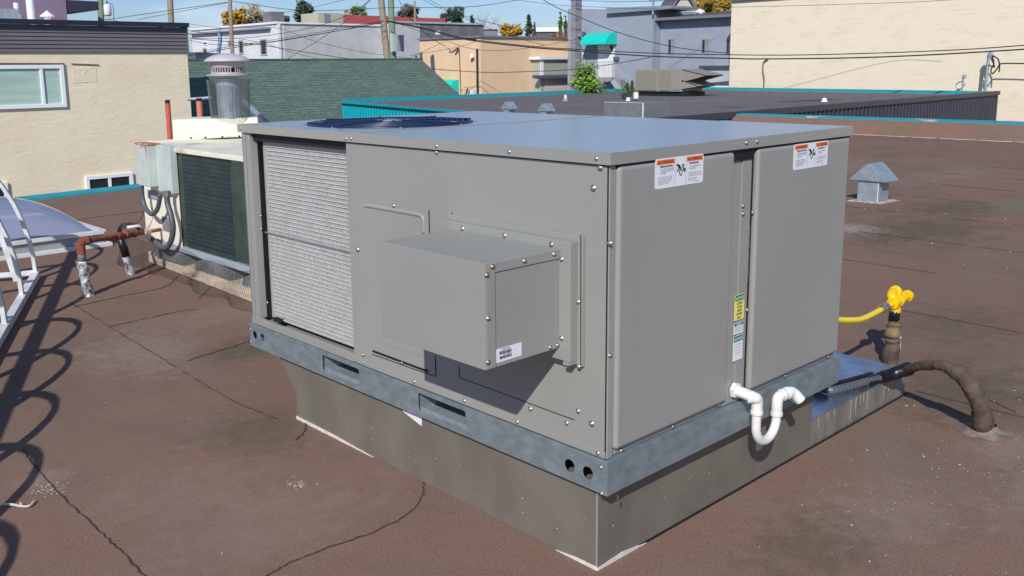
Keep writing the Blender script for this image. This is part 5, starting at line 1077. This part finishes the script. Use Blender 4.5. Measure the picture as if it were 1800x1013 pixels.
# white garage with dark frame in front of the wing
a = PL(1233, 119, 0, 43.2); b_ = PL(1290, 158, 0, 43.2)
GG = empty('pale_lean_to', (43.2, b_.y, -5), 'pale grey lean-to shed with dark frame beside the cream block wall', 'shed')
bx(GG, 'wall', mat('pale_sheet', rgb(180, 184, 188), .5), 43.2, 44.3, b_.y-1, a.y, -3, a.z)
mb = MB(); mb.box(43.1, 43.199, a.y-.35, a.y+.1, b_.z+.1, a.z+.1); mb.box(43.1, 43.199, b_.y-1, a.y-.36, a.z-.1, a.z+.1); mb.prism([(43.15, a.y-.36, b_.z+.35), (43.15, b_.y-1, b_.z+.6), (43.15, b_.y-1, b_.z+.25), (43.15, a.y-.36, b_.z+.25)], (.045, 0, 0)); part(mb, 'dark_frame', mat('navy_frame', rgb(70, 74, 92), .6), GG)
mb = MB(); mb.box(42.6, 43.05, b_.y-1, a.y+.4, b_.z+.05, b_.z+.22); part(mb, 'white_gutter', VINYL, GG)

# ================================================================== CREAM BLOCK BUILDING
c1_ = PL(1283, 100, 0, 42.2)
CB = empty('cream_block_building', (42.2, c1_.y, -5), 'tall cream painted block wall filling the upper right', 'building')
bx(CB, 'wall', CBLOCK, 42.2, 58, -22, c1_.y, -5, PL(1300, 2, 0, 42.2).z)
zt = PL(1300, 2, 0, 42.2).z; bx(CB, 'roof_coping', mat('dark_coping', rgb(110, 100, 98), .7), 42.05, 58, -22, c1_.y+.1, zt+.001, zt+.2)
mb = MB(); mb.tube(smooth_path([PL(x, y, 0, 42.1) for x, y in ((1350, 104), (1342, 110), (1341, 125), (1343, 140), (1342, 158))], 5), .035, 6); part(mb, 'wall_cable', mat('cable_grey', rgb(110, 104, 96), .7), CB)
MS = empty('service_mast', tuple(PL(1730, 166, 0, 41.5)), 'grey service mast with looped wires in front of the cream wall', 'service mast')
mb = MB(); mb.tube([PL(1731, 167, 0, 41.5), PL(1738, 100, 0, 41.5)], .07, 8); mb.tube(smooth_path([PL(1738, 101, 0, 41.5), PL(1741, 95, 0, 41.5), PL(1744, 99, 0, 41.5)], 4), .1, 8); part(mb, 'mast', ZINC, MS)
mb = MB()
for pts in (((1744, 98), (1754, 104), (1757, 116), (1756, 127)), ((1744, 98), (1747, 112), (1742, 122), (1744, 130), (1752, 122), (1757, 114), (1765, 112), (1800, 112), (1830, 113)), ((1742, 102), (1748, 118), (1738, 114))): mb.tube(smooth_path([PL(x, y, 0, 41.4) for x, y in pts], 5), .03, 5)
part(mb, 'looped_wire', WIRE, MS)
AN = empty('small_antenna', tuple(PL(1690, 167, 0, 41.4)), 'small antenna bracket with curled wire standing before the cream wall', 'antenna')
mb = MB(); mb.tube([PL(1690, 167, 0, 41.4), PL(1693, 138, 0, 41.4)], .035, 6); mb.lathe(tuple(PL(1695, 135, 0, 41.4)), [(.001, .1), (.09, .06), (.09, -.06), (.001, -.1)], 10); mb.tube(smooth_path([PL(1694, 142, 0, 41.4), PL(1684, 146, 0, 41.4), PL(1681, 151, 0, 41.4), PL(1687, 157, 0, 41.4), PL(1695, 150, 0, 41.4), PL(1696, 146, 0, 41.4)], 5), .03, 5); part(mb, 'antenna_head', ZINC, AN)

# ================================================================== WHITE BUILDING FAR LEFT OF CENTRE
WX, WY = 35.1, 61.8
wz = PL(485, 42, 0, WX).z
WB = empty('white_building', (WX, WY, -5), 'long white and pale grey rendered building with small windows behind the green roof', 'building')
bx(WB, 'wall', WHB, WX, WX+.5, WY, 76.4, -5, wz); bx(WB, 'wall', WHC, WX+.502, 46.9, WY, 76, -5, wz-.02)
bx(WB, 'roof_trim', VINYL, WX-.15, WX+.4, WY-.1, 76.5, wz+.002, wz+.15); bx(WB, 'roof_trim', VINYL, WX+.42, 46.9, WY-.12, WY+.3, wz+.002, wz+.13); bx(WB, 'corner_trim', VINYL, WX-.08, WX+.15, WY-.1, WY-.002, -5, wz)
bx(WB, 'eave', mat('eave_shadow_grey', rgb(150, 150, 156), .6), WX-.35, WX-.001, WY+1, 76.4, wz-.35, wz-.22)
for (a, b_) in (((358, 98), (364, 84)), ((402, 82), (408, 71)), ((421, 96), (428, 70)), ((459, 98), (469, 68))):
    q = PL(*a, 0, WX); window(WB, (0, WX), a, b_, 60, (), fr=.12, glm=GLD, frm=mat('stone_frame', rgb(180, 178, 172), .7))
window(WB, (0, WX), (358, 80), (364, 73), 60, (), fr=.08, glm=GLD, frm=VINYL)
mb = MB(); mb.tube(smooth_path([PL(385, 52, 0, WX-.2), PL(386, 70, 0, WX-.2), PL(383, 92, 0, WX-.2)], 4), .13, 6); part(mb, 'blue_shade_streak', mat('pale_blue_shade', rgb(150, 168, 196), .6), WB)  # pale blue tube painted in for a shadow-like streak on the wall
e_ = PL(462, 42, 0, WX+3); bx(WB, 'chimney', CONCW, WX+3, WX+4.2, PL(477, 30, 0, WX+3).y, PL(462, 30, 0, WX+3).y, wz, PL(469, 21, 0, WX+3).z)
CBD = empty('concrete_building', (47, 60.6, -5), 'bare grey concrete building right of the white one', 'building')
q = PL(851, 48, 1, 60.6); q1 = PL(693, 46, 1, 60.6)
bx(CBD, 'wall', WHC, q1.x, PL(738, 46, 1, 60.6).x, 60.6, 72, -5, PL(720, 42, 1, 60.6).z); bx(CBD, 'wall', CONCW, PL(738, 46, 1, 60.6).x+.01, q.x, 60.62, 72, -5, PL(790, 43, 1, 60.6).z); bx(CBD, 'roof_trim', FARW, q1.x, q.x+.1, 60.5, 61, PL(790, 43, 1, 60.6).z+.01, PL(790, 43, 1, 60.6).z+.15)
RR = empty('red_roof_building', tuple(P(603, 42, 90)), 'building with a low red metal roof behind the white one', 'building')
a = PL(603, 42, 1, 78); b_ = PL(790, 42, 1, 78); zr_ = PL(640, 27, 1, 78).z; zr2 = PL(775, 31, 1, 78).z
mb = MB(); mb.prism([(a.x, 78, 3), (b_.x, 78, 3), (b_.x-.6, 78.0, zr2-.1), (a.x, 78.0, zr_)], (0, 6, 0)); part(mb, 'roof', mat('red_metal', rgb(196, 92, 92), .6, var=.05), RR)
mb = MB(); mb.box(a.x, b_.x-.8, 78.2, 84, -5, 2.99); part(mb, 'wall', FARW, RR)
a = PL(560, 45, 1, 74); b_ = PL(603, 24, 1, 74); RB = empty('rooftop_shed', (a.x, 74, 4.5), 'beige box shed on the roof behind the white building', 'rooftop shed')
bx(RB, 'wall', mat('beige_panel', rgb(186, 180, 162), .6), a.x, b_.x, 74, 77, 3, b_.z); bx(RB, 'grey_door', mat('grey_door', rgb(130, 134, 140), .6), PL(570, 40, 1, 74).x, PL(580, 40, 1, 74).x, 73.95, 73.998, 3, PL(575, 24.5, 1, 74).z)
def far_box(name, label, q0, q1, D, m, dep=8, capm=None):
    a = P(*q0, D); b_ = P(*q1, D); e = empty(name, (a.x, a.y, -5), label, 'building'); mb = MB(); d = Vector((R2.x, R2.y, 0)).normalized(); f = Vector((FW.x, FW.y, 0)).normalized(); Lw = (b_-a).dot(d)
    zt = b_.z; mb.prism([Vector((a.x, a.y, -5)), Vector((a.x, a.y, -5))+d*Lw, Vector((a.x, a.y, -5))+d*Lw+f*dep, Vector((a.x, a.y, -5))+f*dep], (0, 0, zt+5)); part(mb, 'wall', m, e)
    if capm: A = Vector((a.x, a.y, zt+.01)); mb = MB(); mb.prism([A-f*.2, A-f*.2+d*Lw, A+d*Lw+f*dep, A+f*dep], (0, 0, .5)); part(mb, 'roof', capm, e)
    return e
far_box('distant_building', 'distant grey block with pale parapet left of the yellow trees', (840, 70), (875, 52), 100, mat('far_slate', rgb(126, 130, 140), .8), capm=FARW)
far_box('distant_building', 'distant white roofed building beside the pointed conifers', (940, 66), (985, 56), 110, mat('far_dark', rgb(110, 100, 104), .8), capm=VINYL)
far_box('distant_building', 'distant low brick fronted building against the grey wall', (978, 70), (1002, 57), 100, mat('far_brick', rgb(176, 110, 84), .8))
far_box('distant_building', 'distant white gabled wall right of the white building top', (330, 110), (345, 92), 70, mat('far_navy', rgb(90, 94, 110), .8))
GH2 = empty('gabled_house', tuple(P(1180, 24, 75)), 'pale gabled house top beside the golden tree', 'house')
a = P(1178, 30, 75); b_ = P(1226, 30, 75); d = (b_-a); mb = MB(); pz = P(1203, -8, 75).z; f = Vector((FW.x, FW.y, 0)).normalized()*6
mb.prism([a-Vector((0, 0, 6)), b_-Vector((0, 0, 6)), b_+Vector((0, 0, .2)), (a+b_)/2+Vector((0, 0, pz-a.z)), a+Vector((0, 0, .2))], f); part(mb, 'wall', mat('pale_siding', rgb(190, 184, 170), .7), GH2)
mb = MB(); u1 = a+Vector((0, 0, .1))-d*.08; pk = (a+b_)/2+Vector((0, 0, pz-a.z+.3)); u2 = b_+Vector((0, 0, .1))+d*.08
mb.prism([u1, pk, u2, u2+Vector((0, 0, .35)), pk+Vector((0, 0, .4)), u1+Vector((0, 0, .35))], f*1.1); part(mb, 'roof', mat('house_roof_grey', rgb(110, 108, 112), .8), GH2)
c = P(1230, 24, 57); VN = empty('white_roof_vent', tuple(c), 'small white rooftop vent on the brown roof edge', 'roof vent'); mb = MB(); mb.box(c.x-.2, c.x+.2, c.y-.25, c.y+.25, c.z-.4, c.z+.05); mb.lathe(tuple(c), [(.32, .05), (.32, .15), (.001, .3)], 12); part(mb, 'vent_body', VINYL, VN)

# ================================================================== POLES AND WIRES
def pole(px0, px1, pyt, D, r, m, label, extra=None):
    a = P(px1, 105, D); t_ = P(px0, pyt, D); k = (a-t_)/(a.z-t_.z) if abs(a.z-t_.z) > 1e-3 else Vector((0, 0, 1)); base = a+k*(-5-a.z)
    top = t_ if pyt > 1 else a+k*(t_.z+2.5-a.z)
    e = empty('utility_pole', tuple(base), label, 'utility pole'); mb = MB(); n = 10; mb.tube([base.lerp(top, i/n) for i in range(n+1)], [r*(1.12-.2*i/n) for i in range(n+1)], 12); part(mb, 'pole_shaft', m, e, smooth=True); return e, top
p1, t1 = pole(670, 681, 0, 54, .2, WOOD, 'leaning weathered wooden pole left of the greenish one behind the green roof')
p2, t2 = pole(687, 691, 0, 53, .19, WOODG, 'greenish wooden pole carrying a grey meter box behind the green roof')
mb = MB(); c = P(691, 75, 52.4); mb.box(c.x-.12, c.x+.12, c.y-.12, c.y+.12, c.z-.5, c.z+.5); part(mb, 'meter_box', BOXG, p2)
mb = MB(); c = P(703, 76, 58.2); mb.box(c.x-.25, c.x+.25, c.y-.1, c.y+.1, c.z-.52, c.z+.5); tag(mb.build('grey_cabinet', mat('cabinet_grey', rgb(150, 160, 170), .6), org=tuple(c)), 'flat grey cabinet hanging behind the greenish pole', 'cabinet')
p3, t3 = pole(404, 409, 0, 50, .11, WOOD, 'thin grey pole in front of the white building windows')
p4, t4 = pole(299, 304, 0, 60, .2, WOOD, 'wooden pole rising over the charcoal siding, right of the transformer pole')
p5, t5 = pole(176, 182, 0, 48, .16, WOODG, 'greenish pole with transformer can above the beige building')
mb = MB(); c = P(189, 18, 48); mb.lathe(tuple(c), [(.001, .32), (.08, .30), (.18, .24), (.19, -.22), (.14, -.3), (.001, -.3)], 14); tr_ = part(mb, 'transformer', WHITE, p5, smooth=True); mb = MB(); mb.tube([c+Vector((0, 0, .3)), c+Vector((0, 0, .48))], .03, 6); mb.tube(smooth_path([c+Vector((0, 0, .4)), c+R2*.3+Vector((0, 0, .2)), c+R2*.28-Vector((0, 0, .5))], 5), .015, 5); part(mb, 'bushing', WIRE, tr_)
p6, t6 = pole(729, 730, 2, 84, .09, WOOD, 'far thin mast between the dark trees')
c = P(1148, 14, 55); MT = empty('insulator_mast', (c.x, c.y, c.z-2), 'small metal mast with insulators on the slate grey building corner', 'mast')
mb = MB(); mb.tube([(c.x, c.y, c.z-.4), (c.x, c.y, c.z+.6)], .07, 8); mb.tube([Vector((c.x, c.y, c.z+.42))-R2*.25, Vector((c.x, c.y, c.z+.42))+R2*.5], .03, 6)
for k in (-.2, .15, .45):
    q = Vector((c.x, c.y, c.z+.42))+R2*k; mb.lathe(tuple(q), [(.001, .12), (.05, .1), (.05, 0), (.03, -.02)], 8)
part(mb, 'mast_tube', ZINC, MT)
c = PL(1023, 58, 0, GX-.4); mb = MB(); mb.tube([c+Vector((.38, 0, 0)), c], .05, 6); mb.lathe(tuple(c+Vector((0, -.1, .15))), [(.001, .1), (.12, .05), (.14, -.05), (.001, -.08)], 10); mb.lathe(tuple(c+Vector((0, .25, -.15))), [(.001, .1), (.09, .05), (.1, -.05), (.001, -.08)], 10); mb.tube(smooth_path([c+Vector((.3, 0, 0)), c+Vector((.1, .4, -.4)), c+Vector((.3, .5, -.9)), c+Vector((.35, .1, -1.6)), c+Vector((.35, 0, -3))], 5), .025, 5); part(mb, 'wall_lamps', ZINC, GB)
WN = 0
def wire(pts, Ds, r, label):
    if not isinstance(Ds, (tuple, list)): Ds = (Ds, Ds)
    n = len(pts); pp = [P(x, y, Ds[0]+(Ds[1]-Ds[0])*i/(n-1)) for i, (x, y) in enumerate(pts)]
    mb = MB(); mb.tube(smooth_path(pp, 6), r, 5); tag(mb.build('power_line', WIRE, org=tuple(pp[0])), label, 'power line', 'overhead wires')
wire([(680, 37), (695, 39), (757, 52), (819, 68), (937, 82), (998, 86), (1140, 93.5), (1280, 96.5), (1400, 97), (1560, 93), (1700, 87), (1800, 80), (1840, 77)], (52, 34), .022, 'upper cable of the heavy pair crossing the cream block wall')
wire([(680, 38), (695, 40.5), (757, 54), (819, 70), (937, 84), (998, 88.5), (1140, 99), (1283, 103), (1340, 104), (1500, 102), (1650, 96), (1800, 87), (1840, 84)], (52, 34), .03, 'lower thicker cable of the heavy pair crossing the cream block wall')
mb = MB(); mb.bar(P(820, 68.5, 48.3), P(836, 71, 48), .1, .12); tag(mb.build('cable_splice', WIRE, org=tuple(P(820, 68, 48))), 'black splice case hanging on the heavy cable over the peach building', 'cable splice')
mb = MB(); c = P(770, 58, 49.5); mb.lathe(tuple(c), [(.001, .12), (.15, .08), (.15, -.08), (.001, -.12)], 10); tag(mb.build('cable_amplifier', VINYL, org=tuple(c)), 'small white case hanging on the heavy cable', 'cable case')
wire([(185, 35), (295, 19), (400, 4)], 52, .016, 'thin wire rising from the transformer pole to the thin grey pole')
wire([(241, 35), (330, 18), (400, 5)], (60, 52), .014, 'thin wire just below the first, left of the thin grey pole')
wire([(407, 2), (510, 17), (600, 18), (680, 14), (808, 13), (870, 7), (930, -4)], 52, .016, 'wire sagging from the thin grey pole across the wooden poles')
wire([(474, 26), (545, 14), (604, 0), (640, -8)], 58, .013, 'thin wire climbing over the dark evergreen')
wire([(300, 103), (345, 96), (410, 84), (500, 70), (590, 55), (672, 40)], (50, 53.5), .022, 'thick cable across the white building to the wooden pole')
wire([(300, 101), (345, 93), (410, 81), (500, 67), (590, 52), (672, 37)], (50, 53.5), .014, 'thinner cable just above the thick one on the white building')
wire([(333, 68), (440, 66), (551, 48), (620, 22), (655, -4)], 52, .014, 'wire bending upwards in front of the white building')
wire([(505, 104), (566, 67), (612, 34), (652, 0)], 51, .016, 'steep wire rising to the right in front of the pale grey wall')
wire([(333, 71), (370, 78), (423, 79), (487, 73), (590, 55), (676, 37)], 53, .014, 'drooping wire under the bending one on the white building')
wire([(330, 42), (400, 50), (484, 49), (551, 72), (628, 90), (692, 99), (722, 103)], (60, 54), .013, 'long thin wire slanting down to the right over the pale grey wall')
wire([(333, 68), (440, 77), (525, 90), (602, 102), (700, 115), (780, 123), (860, 127.5), (930, 126), (998, 123), (1070, 114), (1144, 101)], (50, 45), .018, 'long sagging wire low across the green roof and peach wall')
wire([(744, 0), (782, 18), (860, 40), (940, 57), (1000, 70)], 52, .013, 'thin wire falling to the right above the peach building')
wire([(754, 0), (790, 19), (850, 46), (905, 66), (960, 80)], 52, .014, 'second thin wire falling to the right above the peach building')
wire([(700, -4), (712, 22), (731, 42), (757, 66), (783, 82)], 53, .016, 'steep wire dropping onto the peach wall bracket')
wire([(718, 104), (750, 88), (783, 72)], 52, .012, 'short thin wire on the left end of the peach wall')
wire([(950, -3), (980, 14), (1030, 35), (1077, 54), (1144, 74), (1211, 87), (1283, 94)], (45, 42), .018, 'wire falling right across the slate grey wall to the cream wall')
wire([(890, -2), (980, 9), (1060, 13), (1147, 16), (1285, 13), (1440, 9), (1600, 4), (1700, -2)], (50, 38), .010, 'nearly level wire crossing high over the slate and cream buildings')
wire([(1000, 1), (1100, 3), (1180, 1.5), (1260, 0)], 50, .012, 'faint level wire at the very top over the slate building')
wire([(700, 42), (770, 66), (830, 86), (900, 88), (1000, 72), (1020, 66)], 50, .012, 'thin wire looping down over the peach wall')
wire([(720, 98), (800, 84), (840, 72)], 52, .011, 'faint wire low on the left side of the peach building')
wire([(185, 34), (250, 44), (320, 52), (420, 68), (470, 78), (505, 90), (560, 104)], (50, 56), .012, 'faint wire drifting down across the white building front')

# ================================================================== TREES
def leaf_mat(name, c1, c2):
    m, t, p = node_mat(name); n = noise(t, posn(t), .9, 5, .7); g = t.nodes.new('ShaderNodeNewGeometry')
    f = mth(t, 'ADD', mth(t, 'MULTIPLY', n, .6), mth(t, 'MULTIPLY', g.outputs['Random Per Island'], .45))
    t.links.new(ramp(t, f, .3, .75, c1, c2), p.inputs['Base Color']); p.inputs['Roughness'].default_value = .7; p.inputs['Specular IOR Level'].default_value = .2; return m
BARK = mat('bark', rgb(96, 84, 72), .9)
def tree(name, label, px, pyt, pyb, wpx, D, m, n=1500, leaf=.2, shape='round', gap=.35, group=None, seed=0):
    rnd = random.Random(seed); c = P(px, (pyt+pyb)/2, D); H = (pyb-pyt)*D/F; Wd = wpx*D/F; e = empty(name, (c.x, c.y, -5), label, 'tree', group)
    zt = c.z+H/2; zb = c.z-H/2; mb = MB(); mb.tube([(c.x, c.y, -5), (c.x+.05, c.y, zb), (c.x, c.y, zb+(zt-zb)*.5), (c.x+.03, c.y, zt-.3)], [.28, .2, .11, .03], 8)
    limbs = []
    for i in range(12):
        h = rnd.uniform(0.0, .8); a = rnd.random()*6.28; z0 = zb+(zt-zb)*h*.7; k = (1-abs(h-.45)) if shape == 'round' else (1-h)
        tip = Vector((c.x+math.cos(a)*Wd*.42*k, c.y+math.sin(a)*Wd*.42*k, min(zt-.1, z0+Wd*.25*k+.2))); mb.tube([(c.x, c.y, z0), tip], [.07, .02], 5); limbs.append(tip)
    part(mb, 'trunk', BARK, e)
    cl_ = []
    for i in range(26):
        while True:
            q = Vector((rnd.uniform(-1, 1), rnd.uniform(-1, 1), rnd.uniform(-1, 1)))
            if q.length < 1: break
        if shape == 'cone': v = (q.z+1)/2; q.x *= (1-v)*.9+.08; q.y *= (1-v)*.9+.08
        cl_.append((Vector((c.x+q.x*Wd*.4, c.y+q.y*Wd*.4, c.z+q.z*H*.42)), rnd.uniform(.12, .24)*min(Wd, H)*(1 if shape == 'round' else .6)))
    mb = MB()
    for i in range(n):
        cc, rr = cl_[rnd.randrange(len(cl_))] if rnd.random() > gap*.3 else (Vector((c.x, c.y, c.z)), min(Wd, H)*.4)
        q = Vector((rnd.gauss(0, 1), rnd.gauss(0, 1), rnd.gauss(0, .8))).normalized()*rr*rnd.uniform(.4, 1.05)+cc
        u = Vector((rnd.gauss(0, 1), rnd.gauss(0, 1), rnd.gauss(0, 1))).normalized(); v = u.orthogonal().normalized(); s_ = leaf*rnd.uniform(.5, 1.2)
        mb.add([q-u*s_, q-v*s_*.5, q+u*s_, q+v*s_*.5], [(0, 1, 2, 3)])
    part(mb, 'crown', m, e, recalc=False); return e
LY = leaf_mat('yellow_leaves', rgb(150, 120, 40), rgb(226, 180, 60)); LDk = leaf_mat('dark_needles', rgb(40, 62, 48), rgb(88, 108, 84)); LG = leaf_mat('green_leaves', rgb(70, 96, 50), rgb(130, 150, 80))
LP_ = leaf_mat('plum_leaves', rgb(80, 70, 66), rgb(122, 112, 104)); LGo = leaf_mat('golden_leaves', rgb(130, 112, 40), rgb(206, 170, 70)); LB = leaf_mat('bright_leaves', rgb(66, 110, 36), rgb(150, 182, 80)); LTan = leaf_mat('thin_tan_leaves', rgb(150, 130, 96), rgb(190, 170, 130))
tree('yellow_tree', 'bright yellow autumn tree behind the white building, left', 416, 9, 62, 66, 95, LY, 3000, .2, seed=1)
tree('yellow_tree', 'thinning tan and yellow tree just right of the bright yellow one', 448, 8, 60, 60, 98, LTan, 1500, .16, seed=2)
tree('evergreen_tree', 'dark bushy evergreen tree rising behind the pale wall', 533, 0, 42, 40, 100, LDk, 1900, .2, seed=3)
tree('evergreen_tree', 'small dark bush at the foot of the bushy evergreen', 503, 28, 46, 18, 100, LDk, 400, .18, seed=4)
tree('green_tree', 'sparse green tree above the red metal roof', 626, 8, 40, 42, 110, LG, 800, .2, seed=5)
tree('plum_tree', 'dark plum tree right of the greenish pole', 718, 5, 40, 42, 110, LP_, 1200, .2, seed=6)
tree('plum_tree', 'small plum bush between the dark trees above the red roof', 783, 20, 42, 24, 112, LP_, 500, .2, seed=7)
tree('evergreen_tree', 'dark green tree over the right end of the red roof', 803, 8, 48, 34, 108, LDk, 1500, .2, seed=8)
tree('evergreen_tree', 'slim dark tree beside the bare trees', 830, 22, 48, 12, 108, LDk, 300, .18, 'cone', seed=9)
tree('yellow_tree', 'yellow tree behind the peach building roof, left of the tall conifer', 897, 40, 72, 56, 90, LY, 1700, .17, seed=10)
tree('conifer', 'tall pointed conifer among the yellow trees', 930, 22, 76, 22, 92, LDk, 1500, .14, 'cone', seed=11)
tree('conifer', 'thin dark conifer right of the tall pointed one', 940, 36, 70, 7, 92, LDk, 400, .12, 'cone', seed=12)
tree('conifer', 'dark green cypress against the slate building, left of two', 985, 18, 64, 12, 95, LG, 1200, .13, 'cone', seed=13)
tree('conifer', 'dark green cypress against the slate building, right of two', 994, 24, 64, 11, 95, LG, 1000, .13, 'cone', seed=14)
tree('golden_tree', 'large golden tree between the gabled house and the cream block wall', 1252, -16, 40, 100, 75, LGo, 5200, .15, seed=15)
def bare(name, label, px, pyt, pyb, wpx, D, seed):
    rnd = random.Random(seed); e = empty(name, (P(px, 50, D).x, P(px, 50, D).y, -5), label, 'tree'); mb = MB(); b0 = P(px, pyb, D); mb.tube([(b0.x, b0.y, -5), b0], .12, 6)
    for i in range(34):
        t_ = P(px+rnd.uniform(-.5, .5)*wpx, pyt+rnd.random()**1.5*(pyb-pyt)*.7, D); m_ = b0.lerp(t_, .5)+Vector((0, 0, .4)); mb.tube(smooth_path([b0.lerp(t_, .1*rnd.random()), m_, t_], 3), [.03]*3+[.015]*4, 4)
    part(mb, 'branches', mat('grey_twigs', rgb(150, 144, 140), .8), e)
bare('bare_tree', 'leafless pale tree left of the yellow trees', 848, 22, 60, 30, 105, 1); bare('bare_tree', 'smaller leafless tree next to the yellow trees', 868, 28, 60, 24, 105, 2)
# leafy sapling by the stairs
def sapling(name, label, px, pyt, pyb, wpx, D, m, n, seed, leaf):
    rnd = random.Random(seed); b0 = P(px, pyb, D); e = empty(name, (b0.x, b0.y, -5), label, 'shrub'); mb = MB(); mb.tube([(b0.x, b0.y, -5), b0], .08, 6); lv = MB()
    for i in range(n):
        v = rnd.random(); t_ = P(px+rnd.uniform(-.5, .5)*wpx*(1-.55*v), pyb-(pyb-pyt)*v, D+rnd.uniform(-.8, .8)); mb.tube([b0.lerp(t_, .1), b0.lerp(t_, .6)+Vector((0, 0, .2)), t_], [.03, .02, .01], 4)
        for k in range(26):
            q = b0.lerp(t_, rnd.uniform(.55, 1.08))+Vector((rnd.gauss(0, .13), rnd.gauss(0, .13), rnd.gauss(-.05, .12))); u = Vector((rnd.gauss(0, .7), rnd.gauss(0, .7), rnd.gauss(-.5, .5))).normalized(); w_ = u.orthogonal().normalized(); s_ = leaf*rnd.uniform(.6, 1.2)
            lv.add([q-u*s_, q-w_*s_*.4, q+u*s_, q+w_*s_*.4], [(0, 1, 2, 3)])
    part(mb, 'stems', BARK, e); part(lv, 'leaves', m, e, recalc=False)
sapling('leafy_shrub', 'bright green leafy shrub growing by the grey stairs', 1030, 112, 166, 62, 46, LB, 70, 3, .12)
sapling('small_shrub', 'thin pale green shrub right of the grey stairs', 1104, 146, 160, 26, 44, LG, 12, 4, .07)
